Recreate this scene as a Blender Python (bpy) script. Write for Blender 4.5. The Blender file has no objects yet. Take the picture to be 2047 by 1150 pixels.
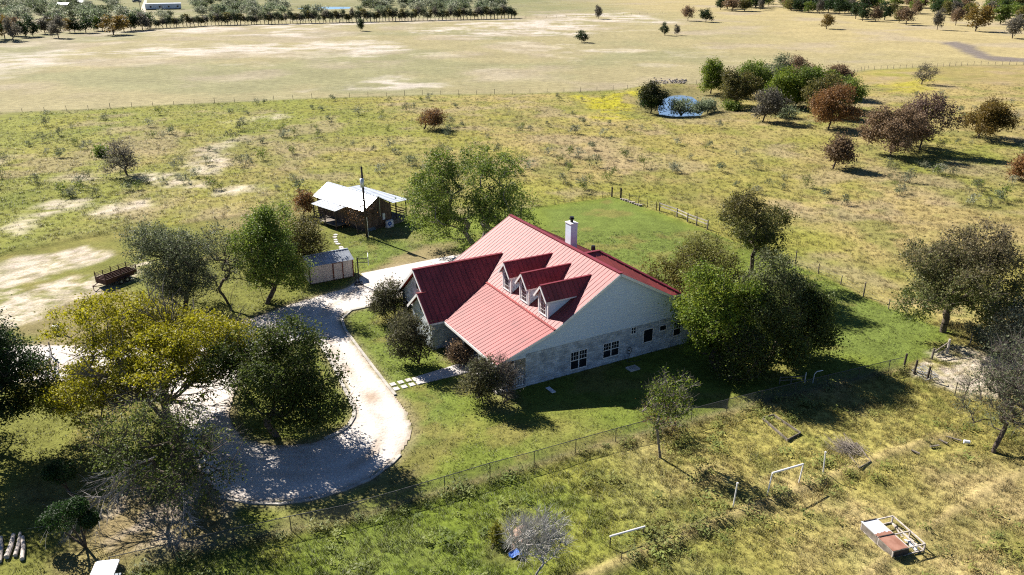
import bpy, math, random
import numpy as np
from mathutils import Vector, Matrix

# ------------------------------------------------------------------ camera, sky, sun, exposure
SC = bpy.context.scene
COL = SC.collection
CAM_H, PITCH, FPX, PW, PH = 29.85, 0.3825, 1640.0, 2047.0, 1150.0
cam_d = bpy.data.cameras.new('camera')
cam = bpy.data.objects.new('camera', cam_d)
COL.objects.link(cam)
cam.location = (0, 0, CAM_H)
cam.rotation_euler = (math.pi/2 - PITCH, 0, 0)
cam_d.sensor_width = 36.0
cam_d.lens = 36.0*FPX/PW
cam_d.clip_start, cam_d.clip_end = 0.5, 6000
SC.camera = cam

SUN_EL, SUN_AZ = math.radians(38.0), math.radians(-46.0)     # azimuth from +Y, negative = towards -X
sdir = Vector((math.sin(SUN_AZ)*math.cos(SUN_EL), math.cos(SUN_AZ)*math.cos(SUN_EL), math.sin(SUN_EL)))
W = bpy.data.worlds.new('World')
SC.world = W
W.use_nodes = True
wn = W.node_tree
sky = wn.nodes.new('ShaderNodeTexSky')
sky.sky_type = 'NISHITA'
sky.sun_disc = False
sky.sun_elevation = SUN_EL
sky.sun_rotation = SUN_AZ
sky.air_density, sky.dust_density, sky.ozone_density = 0.6, 0.0, 5.0
wn.nodes['Background'].inputs['Strength'].default_value = 0.05
wn.links.new(sky.outputs[0], wn.nodes['Background'].inputs['Color'])
sun_d = bpy.data.lights.new('sun', 'SUN')
sun_d.energy, sun_d.angle, sun_d.color = 5.0, math.radians(0.5), (1.0, 0.94, 0.86)
sun = bpy.data.objects.new('sun', sun_d)
COL.objects.link(sun)
sun.rotation_euler = (-sdir).to_track_quat('-Z', 'Y').to_euler()
sun.location = (-60, 60, 80)
SC.view_settings.view_transform = 'Standard'
SC.view_settings.look = 'None'
SC.view_settings.exposure = 1.25
SC.view_settings.gamma = 1.0
SC.view_settings.use_curve_mapping = False
SC.cycles.max_bounces = 6
SC.cycles.diffuse_bounces = 1
SC.cycles.use_denoising = False
SC.cycles.pixel_filter_type = 'BLACKMAN_HARRIS'
SC.cycles.filter_width = 1.15
SC.cycles.glossy_bounces = 2
SC.cycles.transmission_bounces = 4
SC.cycles.transparent_max_bounces = 4

# ------------------------------------------------------------------ survey: from a pixel of the photograph to the ground
_c, _s = math.cos(PITCH), math.sin(PITCH)
def ray(u, v):
    a, b = (u-PW/2)/FPX, -(v-PH/2)/FPX
    return np.array([a, _c+b*_s, -_s+b*_c])
def G(u, v, z=0.0):
    r = ray(u, v); t = (CAM_H-z)/-r[2]
    return np.array([r[0]*t, r[1]*t, z])
def GP(pts): return np.array([G(u, v)[:2] for u, v in pts])
def height_at(u, v, v2):
    P = G(u, v); r = ray(u, v2)
    return CAM_H + P[1]/r[1]*r[2]
def mpp(u, v):                                  # metres per photo pixel at a ground point
    P = G(u, v); return (P[1]*_c + CAM_H*_s)/FPX

# ------------------------------------------------------------------ numpy noise
def _hash(i, j, seed):
    h = (i.astype(np.int64)*374761393 + j.astype(np.int64)*668265263 + seed*982451653) & 0x7fffffff
    h = ((h ^ (h >> 13))*1274126177) & 0x7fffffff
    h = h ^ (h >> 16)
    return (h & 0xffff)/65535.0
def vnoise(x, y, seed=0):
    i, j = np.floor(x), np.floor(y)
    fx, fy = x-i, y-j
    fx, fy = fx*fx*(3-2*fx), fy*fy*(3-2*fy)
    a, b = _hash(i, j, seed), _hash(i+1, j, seed)
    c, d = _hash(i, j+1, seed), _hash(i+1, j+1, seed)
    return (a*(1-fx)+b*fx)*(1-fy)+(c*(1-fx)+d*fx)*fy
def fbm(x, y, sc, seed=0, octv=4, gain=0.5):
    r, amp, tot = 0, 1.0, 0
    for k in range(octv):
        f = 2.0**k/sc
        r = r + amp*vnoise(x*f+17.3*k, y*f-9.1*k, seed+k*31); tot += amp; amp *= gain
    return r/tot
def sstep(a, b, x):
    t = np.clip((x-a)/(b-a), 0, 1); return t*t*(3-2*t)
def sdist(x, y, poly):                          # signed distance, positive inside
    d = np.full(x.shape, 1e18); inside = np.zeros(x.shape, bool)
    n = len(poly)
    for k in range(n):
        x0, y0 = poly[k]; x1, y1 = poly[(k+1) % n]
        ex, ey = x1-x0, y1-y0
        t = np.clip(((x-x0)*ex+(y-y0)*ey)/(ex*ex+ey*ey+1e-12), 0, 1)
        d = np.minimum(d, (x-x0-ex*t)**2+(y-y0-ey*t)**2)
        c = ((y0 > y) != (y1 > y)) & (x < ex*(y-y0)/(ey+(1e-12 if ey == 0 else 0))+x0)
        inside ^= c
    d = np.sqrt(d)
    return np.where(inside, d, -d)
def pmask(x, y, poly, soft, wob=0.0, wsc=3.0, seed=0):
    m = np.zeros(x.shape)
    pad = soft+wob+1
    lo, hi = poly.min(0)-pad, poly.max(0)+pad
    k = (x > lo[0]) & (x < hi[0]) & (y > lo[1]) & (y < hi[1])
    if not k.any(): return m
    d = sdist(x[k], y[k], poly)
    if wob: d = d + wob*2*(fbm(x[k], y[k], wsc, seed, 4, .6)-.5)
    m[k] = sstep(-soft, soft, d)
    return m
def ldist(x, y, line):
    d = np.full(x.shape, 1e18)
    for k in range(len(line)-1):
        x0, y0 = line[k]; x1, y1 = line[k+1]
        ex, ey = x1-x0, y1-y0
        t = np.clip(((x-x0)*ex+(y-y0)*ey)/(ex*ex+ey*ey), 0, 1)
        d = np.minimum(d, (x-x0-ex*t)**2+(y-y0-ey*t)**2)
    return np.sqrt(d)

# ------------------------------------------------------------------ materials
def new_mat(name):
    m = bpy.data.materials.new(name); m.use_nodes = True
    nt = m.node_tree
    return m, nt, nt.nodes['Principled BSDF']
def setp(bs, rough=.8, metal=0., spec=.3):
    bs.inputs['Roughness'].default_value = rough
    bs.inputs['Metallic'].default_value = metal
    bs.inputs['Specular IOR Level'].default_value = spec
def mat(name, col, rough=.8, metal=0., spec=.3, nsc=3.0, amt=.25, bump=0., bsc=None, col2=None, stretch=(1, 1, 1), detail=5, rand=0.):
    m, nt, bs = new_mat(name)
    setp(bs, rough, metal, spec)
    tc = nt.nodes.new('ShaderNodeTexCoord'); mp = nt.nodes.new('ShaderNodeMapping')
    mp.inputs['Scale'].default_value = stretch
    nt.links.new(tc.outputs['Object'], mp.inputs['Vector'])
    n = nt.nodes.new('ShaderNodeTexNoise'); n.inputs['Scale'].default_value = nsc; n.inputs['Detail'].default_value = detail
    nt.links.new(mp.outputs[0], n.inputs['Vector'])
    cr = nt.nodes.new('ShaderNodeValToRGB')
    c2 = col2 or tuple(c*(1-amt) for c in col)
    c1 = col if col2 else tuple(c*(1+amt*.5) for c in col)
    cr.color_ramp.elements[0].position, cr.color_ramp.elements[1].position = .33, .67
    cr.color_ramp.elements[0].color = (*c2, 1); cr.color_ramp.elements[1].color = (*c1, 1)
    nt.links.new(n.outputs['Fac'], cr.inputs[0])
    if rand:
        oi = nt.nodes.new('ShaderNodeObjectInfo'); mr = nt.nodes.new('ShaderNodeMapRange'); mr.inputs[3].default_value = 1-rand; mr.inputs[4].default_value = 1+rand
        vm = nt.nodes.new('ShaderNodeVectorMath'); vm.operation = 'SCALE'
        nt.links.new(oi.outputs['Random'], mr.inputs[0]); nt.links.new(cr.outputs[0], vm.inputs[0]); nt.links.new(mr.outputs[0], vm.inputs['Scale'])
        nt.links.new(vm.outputs[0], bs.inputs['Base Color'])
    else: nt.links.new(cr.outputs[0], bs.inputs['Base Color'])
    if bump:
        n2 = nt.nodes.new('ShaderNodeTexNoise'); n2.inputs['Scale'].default_value = bsc or nsc*6; n2.inputs['Detail'].default_value = 3
        nt.links.new(mp.outputs[0], n2.inputs['Vector'])
        b = nt.nodes.new('ShaderNodeBump'); b.inputs['Strength'].default_value = bump; b.inputs['Distance'].default_value = .02
        nt.links.new(n2.outputs['Fac'], b.inputs['Height']); nt.links.new(b.outputs[0], bs.inputs['Normal'])
    return m

def ground_mat(name='ground_cover', k=1.0):
    m, nt, bs = new_mat(name)
    setp(bs, .95, 0, .05)
    at = nt.nodes.new('ShaderNodeAttribute'); at.attribute_name = 'Col'
    gp = nt.nodes.new('ShaderNodeNewGeometry')
    def noise(sc, det, rough=.6):
        n = nt.nodes.new('ShaderNodeTexNoise'); n.inputs['Scale'].default_value = sc
        n.inputs['Detail'].default_value = det; n.inputs['Roughness'].default_value = rough
        nt.links.new(gp.outputs['Position'], n.inputs['Vector']); return n
    def ramp(n, lo, hi, p0=.3, p1=.7):
        r = nt.nodes.new('ShaderNodeMapRange'); r.inputs[1].default_value = p0; r.inputs[2].default_value = p1
        r.inputs[3].default_value = lo; r.inputs[4].default_value = hi
        nt.links.new(n.outputs['Fac'], r.inputs[0]); return r
    a, b, c = noise(4.5, 6, .7), noise(.55, 6, .65), noise(.07, 5, .6)
    ra, rb, rc = ramp(a, 1-.38*k, 1+.38*k), ramp(b, 1-.24*k, 1+.24*k), ramp(c, .88, 1.12)
    m1 = nt.nodes.new('ShaderNodeMath'); m1.operation = 'MULTIPLY'
    nt.links.new(ra.outputs[0], m1.inputs[0]); nt.links.new(rb.outputs[0], m1.inputs[1])
    m2 = nt.nodes.new('ShaderNodeMath'); m2.operation = 'MULTIPLY'
    nt.links.new(m1.outputs[0], m2.inputs[0]); nt.links.new(rc.outputs[0], m2.inputs[1])
    mx = nt.nodes.new('ShaderNodeVectorMath'); mx.operation = 'SCALE'
    nt.links.new(at.outputs['Color'], mx.inputs[0]); nt.links.new(m2.outputs[0], mx.inputs['Scale'])
    nt.links.new(mx.outputs[0], bs.inputs['Base Color'])
    bu = nt.nodes.new('ShaderNodeBump'); bu.inputs['Strength'].default_value = .8; bu.inputs['Distance'].default_value = .10
    n4 = noise(3.0, 5, .7)
    nt.links.new(n4.outputs['Fac'], bu.inputs['Height']); nt.links.new(bu.outputs[0], bs.inputs['Normal'])
    return m

def leaf_mat(name='leaf', inst=False, trans=.42, rough=.55):
    m, nt, bs = new_mat(name)
    setp(bs, rough, 0, .25)
    at = nt.nodes.new('ShaderNodeAttribute'); at.attribute_name = 'gcol' if inst else 'Col'
    if inst:
        at.attribute_type = 'INSTANCER'
        ge = nt.nodes.new('ShaderNodeNewGeometry'); va = nt.nodes.new('ShaderNodeVectorMath'); va.operation = 'MULTIPLY_ADD'
        va.inputs[1].default_value = (.45, .45, .45); va.inputs[2].default_value = (0, 0, .8)
        vn = nt.nodes.new('ShaderNodeVectorMath'); vn.operation = 'NORMALIZE'
        nt.links.new(ge.outputs['Normal'], va.inputs[0]); nt.links.new(va.outputs[0], vn.inputs[0]); nt.links.new(vn.outputs[0], bs.inputs['Normal'])
    src = at.outputs['Color']
    oi = nt.nodes.new('ShaderNodeObjectInfo')
    hs = nt.nodes.new('ShaderNodeHueSaturation')
    mr = nt.nodes.new('ShaderNodeMapRange'); mr.inputs[3].default_value = .82; mr.inputs[4].default_value = 1.2
    nt.links.new(oi.outputs['Random'], mr.inputs[0]); nt.links.new(mr.outputs[0], hs.inputs['Value'])
    nt.links.new(src, hs.inputs['Color'])
    nt.links.new(hs.outputs[0], bs.inputs['Base Color'])
    tr = nt.nodes.new('ShaderNodeBsdfTranslucent')
    nt.links.new(hs.outputs[0], tr.inputs['Color'])
    mx = nt.nodes.new('ShaderNodeMixShader'); mx.inputs[0].default_value = trans
    nt.links.new(bs.outputs[0], mx.inputs[1]); nt.links.new(tr.outputs[0], mx.inputs[2])
    nt.links.new(mx.outputs[0], nt.nodes['Material Output'].inputs['Surface'])
    return m

def brick_mat(name, c1, c2, mortar, bw=.38, rh=.13):
    m, nt, bs = new_mat(name)
    setp(bs, .85, 0, .2)
    tc = nt.nodes.new('ShaderNodeTexCoord'); sp = nt.nodes.new('ShaderNodeSeparateXYZ'); cb = nt.nodes.new('ShaderNodeCombineXYZ')
    ad = nt.nodes.new('ShaderNodeMath')
    nt.links.new(tc.outputs['Object'], sp.inputs[0]); nt.links.new(sp.outputs[0], ad.inputs[0]); nt.links.new(sp.outputs[1], ad.inputs[1])
    nt.links.new(ad.outputs[0], cb.inputs[0]); nt.links.new(sp.outputs[2], cb.inputs[1])
    br = nt.nodes.new('ShaderNodeTexBrick')
    br.inputs['Scale'].default_value = 1; br.inputs['Brick Width'].default_value = bw; br.inputs['Row Height'].default_value = rh
    br.inputs['Mortar Size'].default_value = .012
    br.inputs['Color1'].default_value = (*c1, 1); br.inputs['Color2'].default_value = (*c2, 1); br.inputs['Mortar'].default_value = (*mortar, 1)
    nt.links.new(cb.outputs[0], br.inputs['Vector'])
    n = nt.nodes.new('ShaderNodeTexNoise'); n.inputs['Scale'].default_value = 1.6; n.inputs['Detail'].default_value = 6
    nt.links.new(tc.outputs['Object'], n.inputs['Vector'])
    mr = nt.nodes.new('ShaderNodeMapRange'); mr.inputs[1].default_value = .3; mr.inputs[2].default_value = .7; mr.inputs[3].default_value = .66; mr.inputs[4].default_value = 1.16
    nt.links.new(n.outputs['Fac'], mr.inputs[0])
    vm = nt.nodes.new('ShaderNodeVectorMath'); vm.operation = 'SCALE'
    nt.links.new(br.outputs['Color'], vm.inputs[0]); nt.links.new(mr.outputs[0], vm.inputs['Scale'])
    nt.links.new(vm.outputs[0], bs.inputs['Base Color'])
    bu = nt.nodes.new('ShaderNodeBump'); bu.inputs['Strength'].default_value = .6; bu.inputs['Distance'].default_value = .015; bu.invert = True
    nt.links.new(br.outputs['Fac'], bu.inputs['Height']); nt.links.new(bu.outputs[0], bs.inputs['Normal'])
    return m

M = {}
M['ground'] = ground_mat()
M['drive'] = ground_mat('gravel_drive', .4)
M['leaf'] = leaf_mat('leaf')
M['dryleaf'] = leaf_mat('dry_leaf', trans=.2, rough=.8)
M['tuft'] = leaf_mat('grass_blade', inst=True, trans=.22)
M['bark'] = mat('bark', (.11, .085, .065), .95, nsc=6, amt=.5, bump=.6)
M['greybark'] = mat('grey_bark', (.2, .175, .15), .95, nsc=6, amt=.45, bump=.5)
M['paletwig'] = mat('pale_twig', (.36, .33, .30), .95, nsc=4, amt=.3)
M['pinktwig'] = mat('pink_twig', (.24, .18, .155), .95, nsc=4, amt=.3)
M['roof'] = mat('red_metal_roof', (.28, .042, .038), .64, 0, .68, nsc=.8, amt=.26, detail=8, rand=.09, bump=.15, bsc=1.2)
M['roofdark'] = mat('red_metal_trim', (.18, .016, .024), .5, 0, .5, nsc=1.5, amt=.2)
M['white'] = mat('white_paint', (.78, .76, .73), .6, nsc=2, amt=.08)
M['siding'] = mat('sky_tinted_white_siding', (.62, .70, .78), .7, nsc=1.3, amt=.05, stretch=(1, 1, 3))  # white siding, with the blue of skylit shade mixed into its colour
M['brick'] = brick_mat('sky_tinted_white_stone', (.58, .62, .66), (.36, .40, .44), (.40, .42, .44), .46, .19)  # white painted stone, colours cooled to imitate blue skylight on the shaded gable
M['glass'] = mat('window_glass', (.012, .016, .022), .08, 0, .5, nsc=1, amt=.2)
M['concrete'] = mat('concrete', (.55, .51, .47), .9, nsc=1.2, amt=.22, bump=.3, rand=.08)
M['gravel'] = mat('pale_gravel', (.56, .50, .45), .95, nsc=.9, bump=.8, bsc=9, detail=12, col2=(.40, .345, .29))
M['kerb'] = mat('kerb_concrete', (.42, .39, .34), .9, nsc=1.5, amt=.3, bump=.3)
M['galv'] = mat('galvanised_roof', (.66, .69, .72), .35, .35, .5, nsc=.9, amt=.12, detail=6)
M['shedroof'] = mat('shed_roof_metal', (.40, .43, .47), .45, .3, .5, nsc=1.5, amt=.2)
M['plank'] = mat('weathered_plank', (.155, .105, .075), .9, nsc=2.5, amt=.5, bump=.4, stretch=(6, 6, .6), rand=.3)
M['darkwood'] = mat('dark_timber', (.07, .055, .045), .9, nsc=4, amt=.4)
M['greywood'] = mat('grey_timber', (.2, .17, .14), .9, nsc=3, amt=.4)
M['beige'] = mat('beige_panel', (.55, .48, .42), .8, nsc=1.5, amt=.15)
M['browntrim'] = mat('brown_trim', (.14, .045, .03), .7, nsc=3, amt=.2)
M['black'] = mat('black_metal', (.02, .02, .022), .5, .3, .4, nsc=3, amt=.3)
M['darkmetal'] = mat('dark_metal', (.07, .07, .075), .55, .5, .4, nsc=3, amt=.3)
M['steel'] = mat('galvanised_steel', (.45, .46, .47), .45, .6, .5, nsc=3, amt=.2)
M['rust'] = mat('rust', (.30, .105, .05), .85, .1, .3, nsc=4, amt=.45, bump=.3)
M['rustsheet'] = mat('rusty_sheet', (.34, .18, .13), .8, .05, .2, nsc=2.2, col2=(.23, .105, .07), bump=.2)
M['sheet'] = mat('whitish_sheet', (.66, .69, .74), .4, .2, .5, nsc=2, amt=.12)
M['brown_rust'] = mat('rusty_brown_steel', (.10, .048, .036), .8, .2, .3, nsc=4, amt=.4)
M['log'] = mat('pale_log', (.52, .46, .40), .9, nsc=4, amt=.3, bump=.4)
M['greyblue'] = mat('grey_blue_plastic', (.10, .14, .18), .5, nsc=2, amt=.2)
M['palewhite'] = mat('off_white_plastic', (.72, .73, .76), .45, nsc=2, amt=.06)
M['blue'] = mat('blue_tarp', (.05, .14, .46), .5, nsc=5, amt=.3)
M['water'] = mat('pond_water', (.14, .21, .30), .05, 0, .6, nsc=.05, amt=.05)
M['road'] = mat('dirt_road', (.50, .43, .33), .95, nsc=.1, amt=.15)
M['rock'] = mat('spillway_rock', (.34, .30, .26), .95, nsc=2, amt=.5, bump=.5)
M['brush'] = mat('dead_brush', (.26, .22, .18), .95, nsc=4, amt=.4)
M['clay'] = mat('old_hay', (.30, .21, .16), .95, nsc=6, amt=.4, bump=.8)
M['skin_white'] = mat('mobile_home_panel', (.62, .66, .70), .6, nsc=.5, amt=.08)
M['wire'] = mat('fence_wire', (.10, .10, .095), .6, .5, .4, nsc=3, amt=.2)

# ------------------------------------------------------------------ object helpers
def tag(o, label=None, cat=None, group=None, kind=None):
    if label: o['label'] = label
    if cat: o['category'] = cat
    if group: o['group'] = group
    if kind: o['kind'] = kind
    return o
def empty(name, label=None, cat=None, loc=(0, 0, 0), rz=0, group=None, kind=None):
    o = bpy.data.objects.new(name, None); COL.objects.link(o)
    o.empty_display_size = .3
    o.location = loc; o.rotation_euler = (0, 0, rz)
    return tag(o, label, cat, group, kind)
def link_mesh(name, me, m, parent=None):
    o = bpy.data.objects.new(name, me); COL.objects.link(o)
    if m and not me.materials: me.materials.append(m)
    if parent: o.parent = parent
    return o
def np_mesh(name, V, F, col=None, smooth=False):
    V = np.asarray(V, np.float32); F = np.asarray(F, np.int32)
    me = bpy.data.meshes.new(name)
    k = F.shape[1]
    me.vertices.add(len(V)); me.vertices.foreach_set('co', V.ravel())
    me.loops.add(F.size); me.loops.foreach_set('vertex_index', F.ravel())
    me.polygons.add(len(F)); me.polygons.foreach_set('loop_start', np.arange(0, F.size, k, dtype=np.int32))
    me.polygons.foreach_set('loop_total', np.full(len(F), k, np.int32))
    me.polygons.foreach_set('use_smooth', np.full(len(F), smooth))
    if col is not None:
        a = me.color_attributes.new('Col', 'FLOAT_COLOR', 'POINT')
        c = np.ones((len(V), 4), np.float32); c[:, :3] = col
        a.data.foreach_set('color', c.ravel())
    me.update(); me.validate()
    return me
class MB:
    def __init__(s): s.v = []; s.f = []
    def add(s, vs, fs):
        n = len(s.v); s.v += [tuple(map(float, p)) for p in vs]; s.f += [tuple(i+n for i in f) for f in fs]; return s
    def box(s, x0, x1, y0, y1, z0, z1):
        return s.add([(x0, y0, z0), (x1, y0, z0), (x1, y1, z0), (x0, y1, z0), (x0, y0, z1), (x1, y0, z1), (x1, y1, z1), (x0, y1, z1)],
                     [(3, 2, 1, 0), (4, 5, 6, 7), (0, 1, 5, 4), (1, 2, 6, 5), (2, 3, 7, 6), (3, 0, 4, 7)])
    def bar(s, p, q, w, h=None, up=(0, 0, 1)):
        h = h or w; p, q = Vector(p), Vector(q); d = (q-p).normalized(); u = Vector(up)
        if abs(d.dot(u)) > .98: u = Vector((1, 0, 0))
        x = d.cross(u).normalized()*(w/2); y = x.cross(d).normalized()*(h/2)
        vs = [p-x-y, p+x-y, p+x+y, p-x+y, q-x-y, q+x-y, q+x+y, q-x+y]
        return s.add(vs, [(0, 1, 2, 3), (7, 6, 5, 4), (0, 4, 5, 1), (1, 5, 6, 2), (2, 6, 7, 3), (3, 7, 4, 0)])
    def tube(s, p, q, r0, r1=None, n=8, cap=True):
        r1 = r0 if r1 is None else r1; p, q = Vector(p), Vector(q); d = (q-p).normalized(); u = Vector((0, 0, 1))
        if abs(d.z) > .95: u = Vector((1, 0, 0))
        x = d.cross(u).normalized(); y = d.cross(x)
        vs = [c+(x*math.cos(2*math.pi*k/n)+y*math.sin(2*math.pi*k/n))*r for c, r in ((p, r0), (q, r1)) for k in range(n)]
        fs = [(k, (k+1) % n, n+(k+1) % n, n+k) for k in range(n)]
        if cap: fs += [tuple(range(n-1, -1, -1)), tuple(range(n, 2*n))]
        return s.add(vs, fs)
    def path(s, pts, r, n=6):
        for a, b in zip(pts[:-1], pts[1:]): s.tube(a, b, r, r, n)
        return s
    def prism(s, poly, off):                    # planar 3-d polygon extruded by a vector
        n = len(poly); o = Vector(off)
        vs = [Vector(p) for p in poly]+[Vector(p)+o for p in poly]
        return s.add(vs, [tuple(range(n-1, -1, -1)), tuple(range(n, 2*n))]+[(k, (k+1) % n, n+(k+1) % n, n+k) for k in range(n)])
    def build(s, name, m, parent=None, smooth=False):
        me = bpy.data.meshes.new(name); me.from_pydata(s.v, [], s.f); me.update()
        import bmesh
        b = bmesh.new(); b.from_mesh(me); bmesh.ops.recalc_face_normals(b, faces=b.faces[:]); b.to_mesh(me); b.free()
        if smooth: me.polygons.foreach_set('use_smooth', [True]*len(me.polygons))
        return link_mesh(name, me, m, parent)
def copy_tree(o, parent=None):
    c = o.copy(); COL.objects.link(c); c.parent = parent
    for ch in list(o.children): copy_tree(ch, c)
    return c
def clip_range(poly, lo, hi, ax=0):
    def cl(P, val, keep_hi):
        out = []
        for k in range(len(P)):
            a, b = P[k], P[(k+1) % len(P)]
            ia = a[ax] >= val if keep_hi else a[ax] <= val
            ib = b[ax] >= val if keep_hi else b[ax] <= val
            if ia: out.append(a)
            if ia != ib:
                t = (val-a[ax])/(b[ax]-a[ax]); out.append(tuple(a[i]+(b[i]-a[i])*t for i in (0, 1)))
        return out
    P = cl(list(poly), lo, True)
    if len(P) >= 3: P = cl(P, hi, False)
    if len(P) < 3: return None
    A = abs(sum(P[k][0]*P[(k+1) % len(P)][1]-P[(k+1) % len(P)][0]*P[k][1] for k in range(len(P))))/2
    return P if A > .002 else None
def roof_slope(parent, poly, f, nrm, w, m, name='roof_panel', th=.03, rib=.026, phase=0.0):
    """poly in (s,t); f(s,t)->xyz; one panel object per strip of width w along s, each with a raised rib on its edge"""
    n = Vector(nrm).normalized()
    s0, s1 = min(p[0] for p in poly), max(p[0] for p in poly)
    s = s0+phase
    if phase: s -= w
    while s < s1-.02:
        P = clip_range(poly, max(s, s0), min(s+w, s1))
        if P:
            b = MB().prism([f(*p) for p in P], n*th)
            R = clip_range(poly, max(s, s0), min(max(s, s0)+.055, s1))
            if R: b.prism([Vector(f(*p))+n*(th-.004) for p in R], n*rib)
            b.build(name, m, parent)
        s += w
RNG = np.random.default_rng(7)
random.seed(7)

# ------------------------------------------------------------------ ground cover
DRIVE = GP([(722, 547), (800, 530), (905, 511), (960, 500), (975, 520), (880, 560), (810, 592), (745, 612), (700, 622), (682, 638), (690, 660), (720, 700), (752, 742), (775, 772), (800, 800), (822, 838), (826, 866), (812, 895),
            (786, 925), (742, 958), (690, 980), (620, 1000), (560, 1008), (500, 1006), (440, 994), (400, 955), (375, 905), (350, 850), (312, 800), (262, 776), (150, 766), (60, 764), (-90, 770),
            (-90, 690), (75, 688), (200, 690), (330, 678), (420, 662), (500, 638), (560, 614), (640, 590), (700, 572)])
ISLAND = GP([(642, 690), (618, 682), (560, 692), (505, 730), (468, 790), (458, 840), (490, 878), (560, 893), (640, 882), (690, 858), (707, 833), (700, 800), (668, 735)])
YARD = GP([(230, 1146), (540, 1071), (766, 1019), (935, 968), (1084, 926), (1218, 887), (1400, 838), (1575, 793), (1800, 738), (1890, 702), (1900, 662), (1720, 592), (1655, 556), (1415, 462), (1318, 425), (1240, 397), (1222, 394),
           (1075, 414), (850, 440), (700, 400), (620, 418), (420, 442), (180, 474), (0, 511), (-400, 590), (-400, 1400), (100, 1400)])
FENCE_PX = [(225, 1146), (540, 1071), (680, 1043), (766, 1019), (853, 992), (935, 968), (1010, 944), (1084, 926), (1153, 905), (1218, 887), (1273, 871), (1345, 852), (1400, 838), (1470, 819), (1575, 793), (1690, 765), (1800, 738)]
FENCE = GP(FENCE_PX)
POND = GP([(1320, 196), (1335, 186), (1362, 183), (1385, 187), (1402, 200), (1410, 212), (1402, 226), (1350, 228), (1318, 224), (1312, 210)])
FARPOND = GP([(592, 13), (640, 10), (702, 10), (698, 16), (640, 18), (600, 17)])
TRACK = GP([(1100, 1180), (1200, 1142), (1360, 1072), (1500, 1016), (1640, 960), (1780, 905), (1905, 868)])
TRACK2 = GP([(1700, 1180), (1800, 1092), (1880, 1040), (1965, 985), (2080, 930)])
MIDF = GP([(-400, 232), (0, 228), (189, 221), (275, 215), (417, 208), (620, 198), (870, 190), (1060, 188), (1245, 180), (1300, 172), (1500, 165), (1700, 147), (1735, 140), (1940, 131), (2300, 128)])
MIDPOLY = np.array(list(MIDF)+[(260, 20), (-260, 20)])       # everything on the near side of the pasture fence
def zone(px): return GP(px)
WHITE_DIRT = [(zone(p), s) for p, s in [
    ([(-60, 545), (60, 512), (150, 500), (215, 508), (190, 530), (60, 562), (-60, 580)], 1.0),
    ([(-60, 585), (80, 574), (200, 546), (268, 532), (255, 560), (190, 590), (110, 610), (40, 650), (-60, 690)], 1.0),
    ([(8, 460), (70, 425), (110, 405), (180, 398), (125, 430), (60, 457), (40, 472)], .8),
    ([(190, 432), (250, 414), (295, 401), (312, 408), (280, 420), (220, 434)], .9),
    ([(108, 350), (180, 351), (176, 360), (115, 358)], .9),
    ([(222, 352), (300, 352), (400, 362), (440, 375), (535, 367), (530, 376), (430, 388), (360, 380), (300, 365), (225, 360)], .85),
    ([(360, 345), (400, 320), (430, 298), (468, 284), (470, 293), (440, 318), (455, 330), (420, 350)], .75),
    ([(470, 248), (530, 230), (560, 236), (520, 250), (475, 254)], .6),
    ([(1812, 745), (1850, 702), (1900, 688), (1985, 696), (2060, 740), (2020, 800), (1935, 797), (1870, 772)], .95),
    ([(385, 305), (420, 285), (470, 282), (440, 300)], .4),
    ([(-60, 315), (10, 318), (18, 330), (-60, 335)], .5)]]
BACK_BARE = [zone(p) for p in [
    [(-60, 104), (60, 106), (125, 101), (130, 115), (90, 135), (-60, 160)],
    [(140, 108), (210, 95), (560, 86), (720, 82), (800, 92), (560, 106), (300, 113)],
    [(640, 104), (760, 92), (810, 95), (720, 110)],
    [(800, 63), (900, 50), (1130, 38), (1205, 46), (1150, 70), (900, 73)],
    [(170, 72), (330, 58), (420, 51), (640, 47), (1020, 36), (1020, 40), (640, 52), (320, 70)],
    [(545, 190), (615, 181), (600, 196), (555, 201)], [(690, 169), (790, 161), (905, 165), (880, 173), (700, 179)],
    [(1120, 100), (1250, 98), (1330, 103), (1200, 107)], [(1080, 30), (1250, 24), (1340, 46), (1200, 46)], [(490, 70), (560, 60), (650, 55), (620, 75)]]]
BROWN = [(zone(p), s) for p, s in [
    ([(40, 660), (120, 600), (250, 560), (300, 640), (240, 680), (80, 690)], .75),
    ([(180, 1060), (260, 960), (420, 930), (460, 1010), (420, 1090), (250, 1110)], .8),
    ([(60, 980), (150, 965), (190, 1010), (120, 1040), (40, 1010)], .45),
    ([(130, 1070), (300, 1010), (330, 1060), (230, 1130), (110, 1150)], .55),
    ([(640, 440), (730, 470), (830, 490), (860, 470), (700, 430)], .45), ([(430, 440), (620, 415), (640, 460), (500, 480)], .55),
    ([(700, 985), (830, 935), (840, 955), (720, 1020), (560, 1055), (560, 1020)], .55),
    ([(880, 700), (940, 690), (1000, 760), (1020, 820), (980, 820), (900, 740)], .5),
    ([(715, 556), (845, 488), (910, 484), (910, 530), (760, 562)], 1.0),
    ([(1250, 190), (1300, 205), (1300, 212), (1240, 207)], .9), ([(1380, 185), (1430, 195), (1435, 215), (1405, 225)], .6),
    ([(1850, 130), (2100, 128), (2100, 175), (1900, 165)], .45), ([(1440, 800), (1600, 775), (1620, 790), (1470, 830)], .3),
    ([(1000, 1040), (1060, 1015), (1080, 1080), (1040, 1120), (990, 1110)], .4),
    ([(1740, 1010), (1850, 940), (2100, 880), (2100, 1060), (1850, 1130), (1600, 1150), (1560, 1090)], .30)]]
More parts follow.
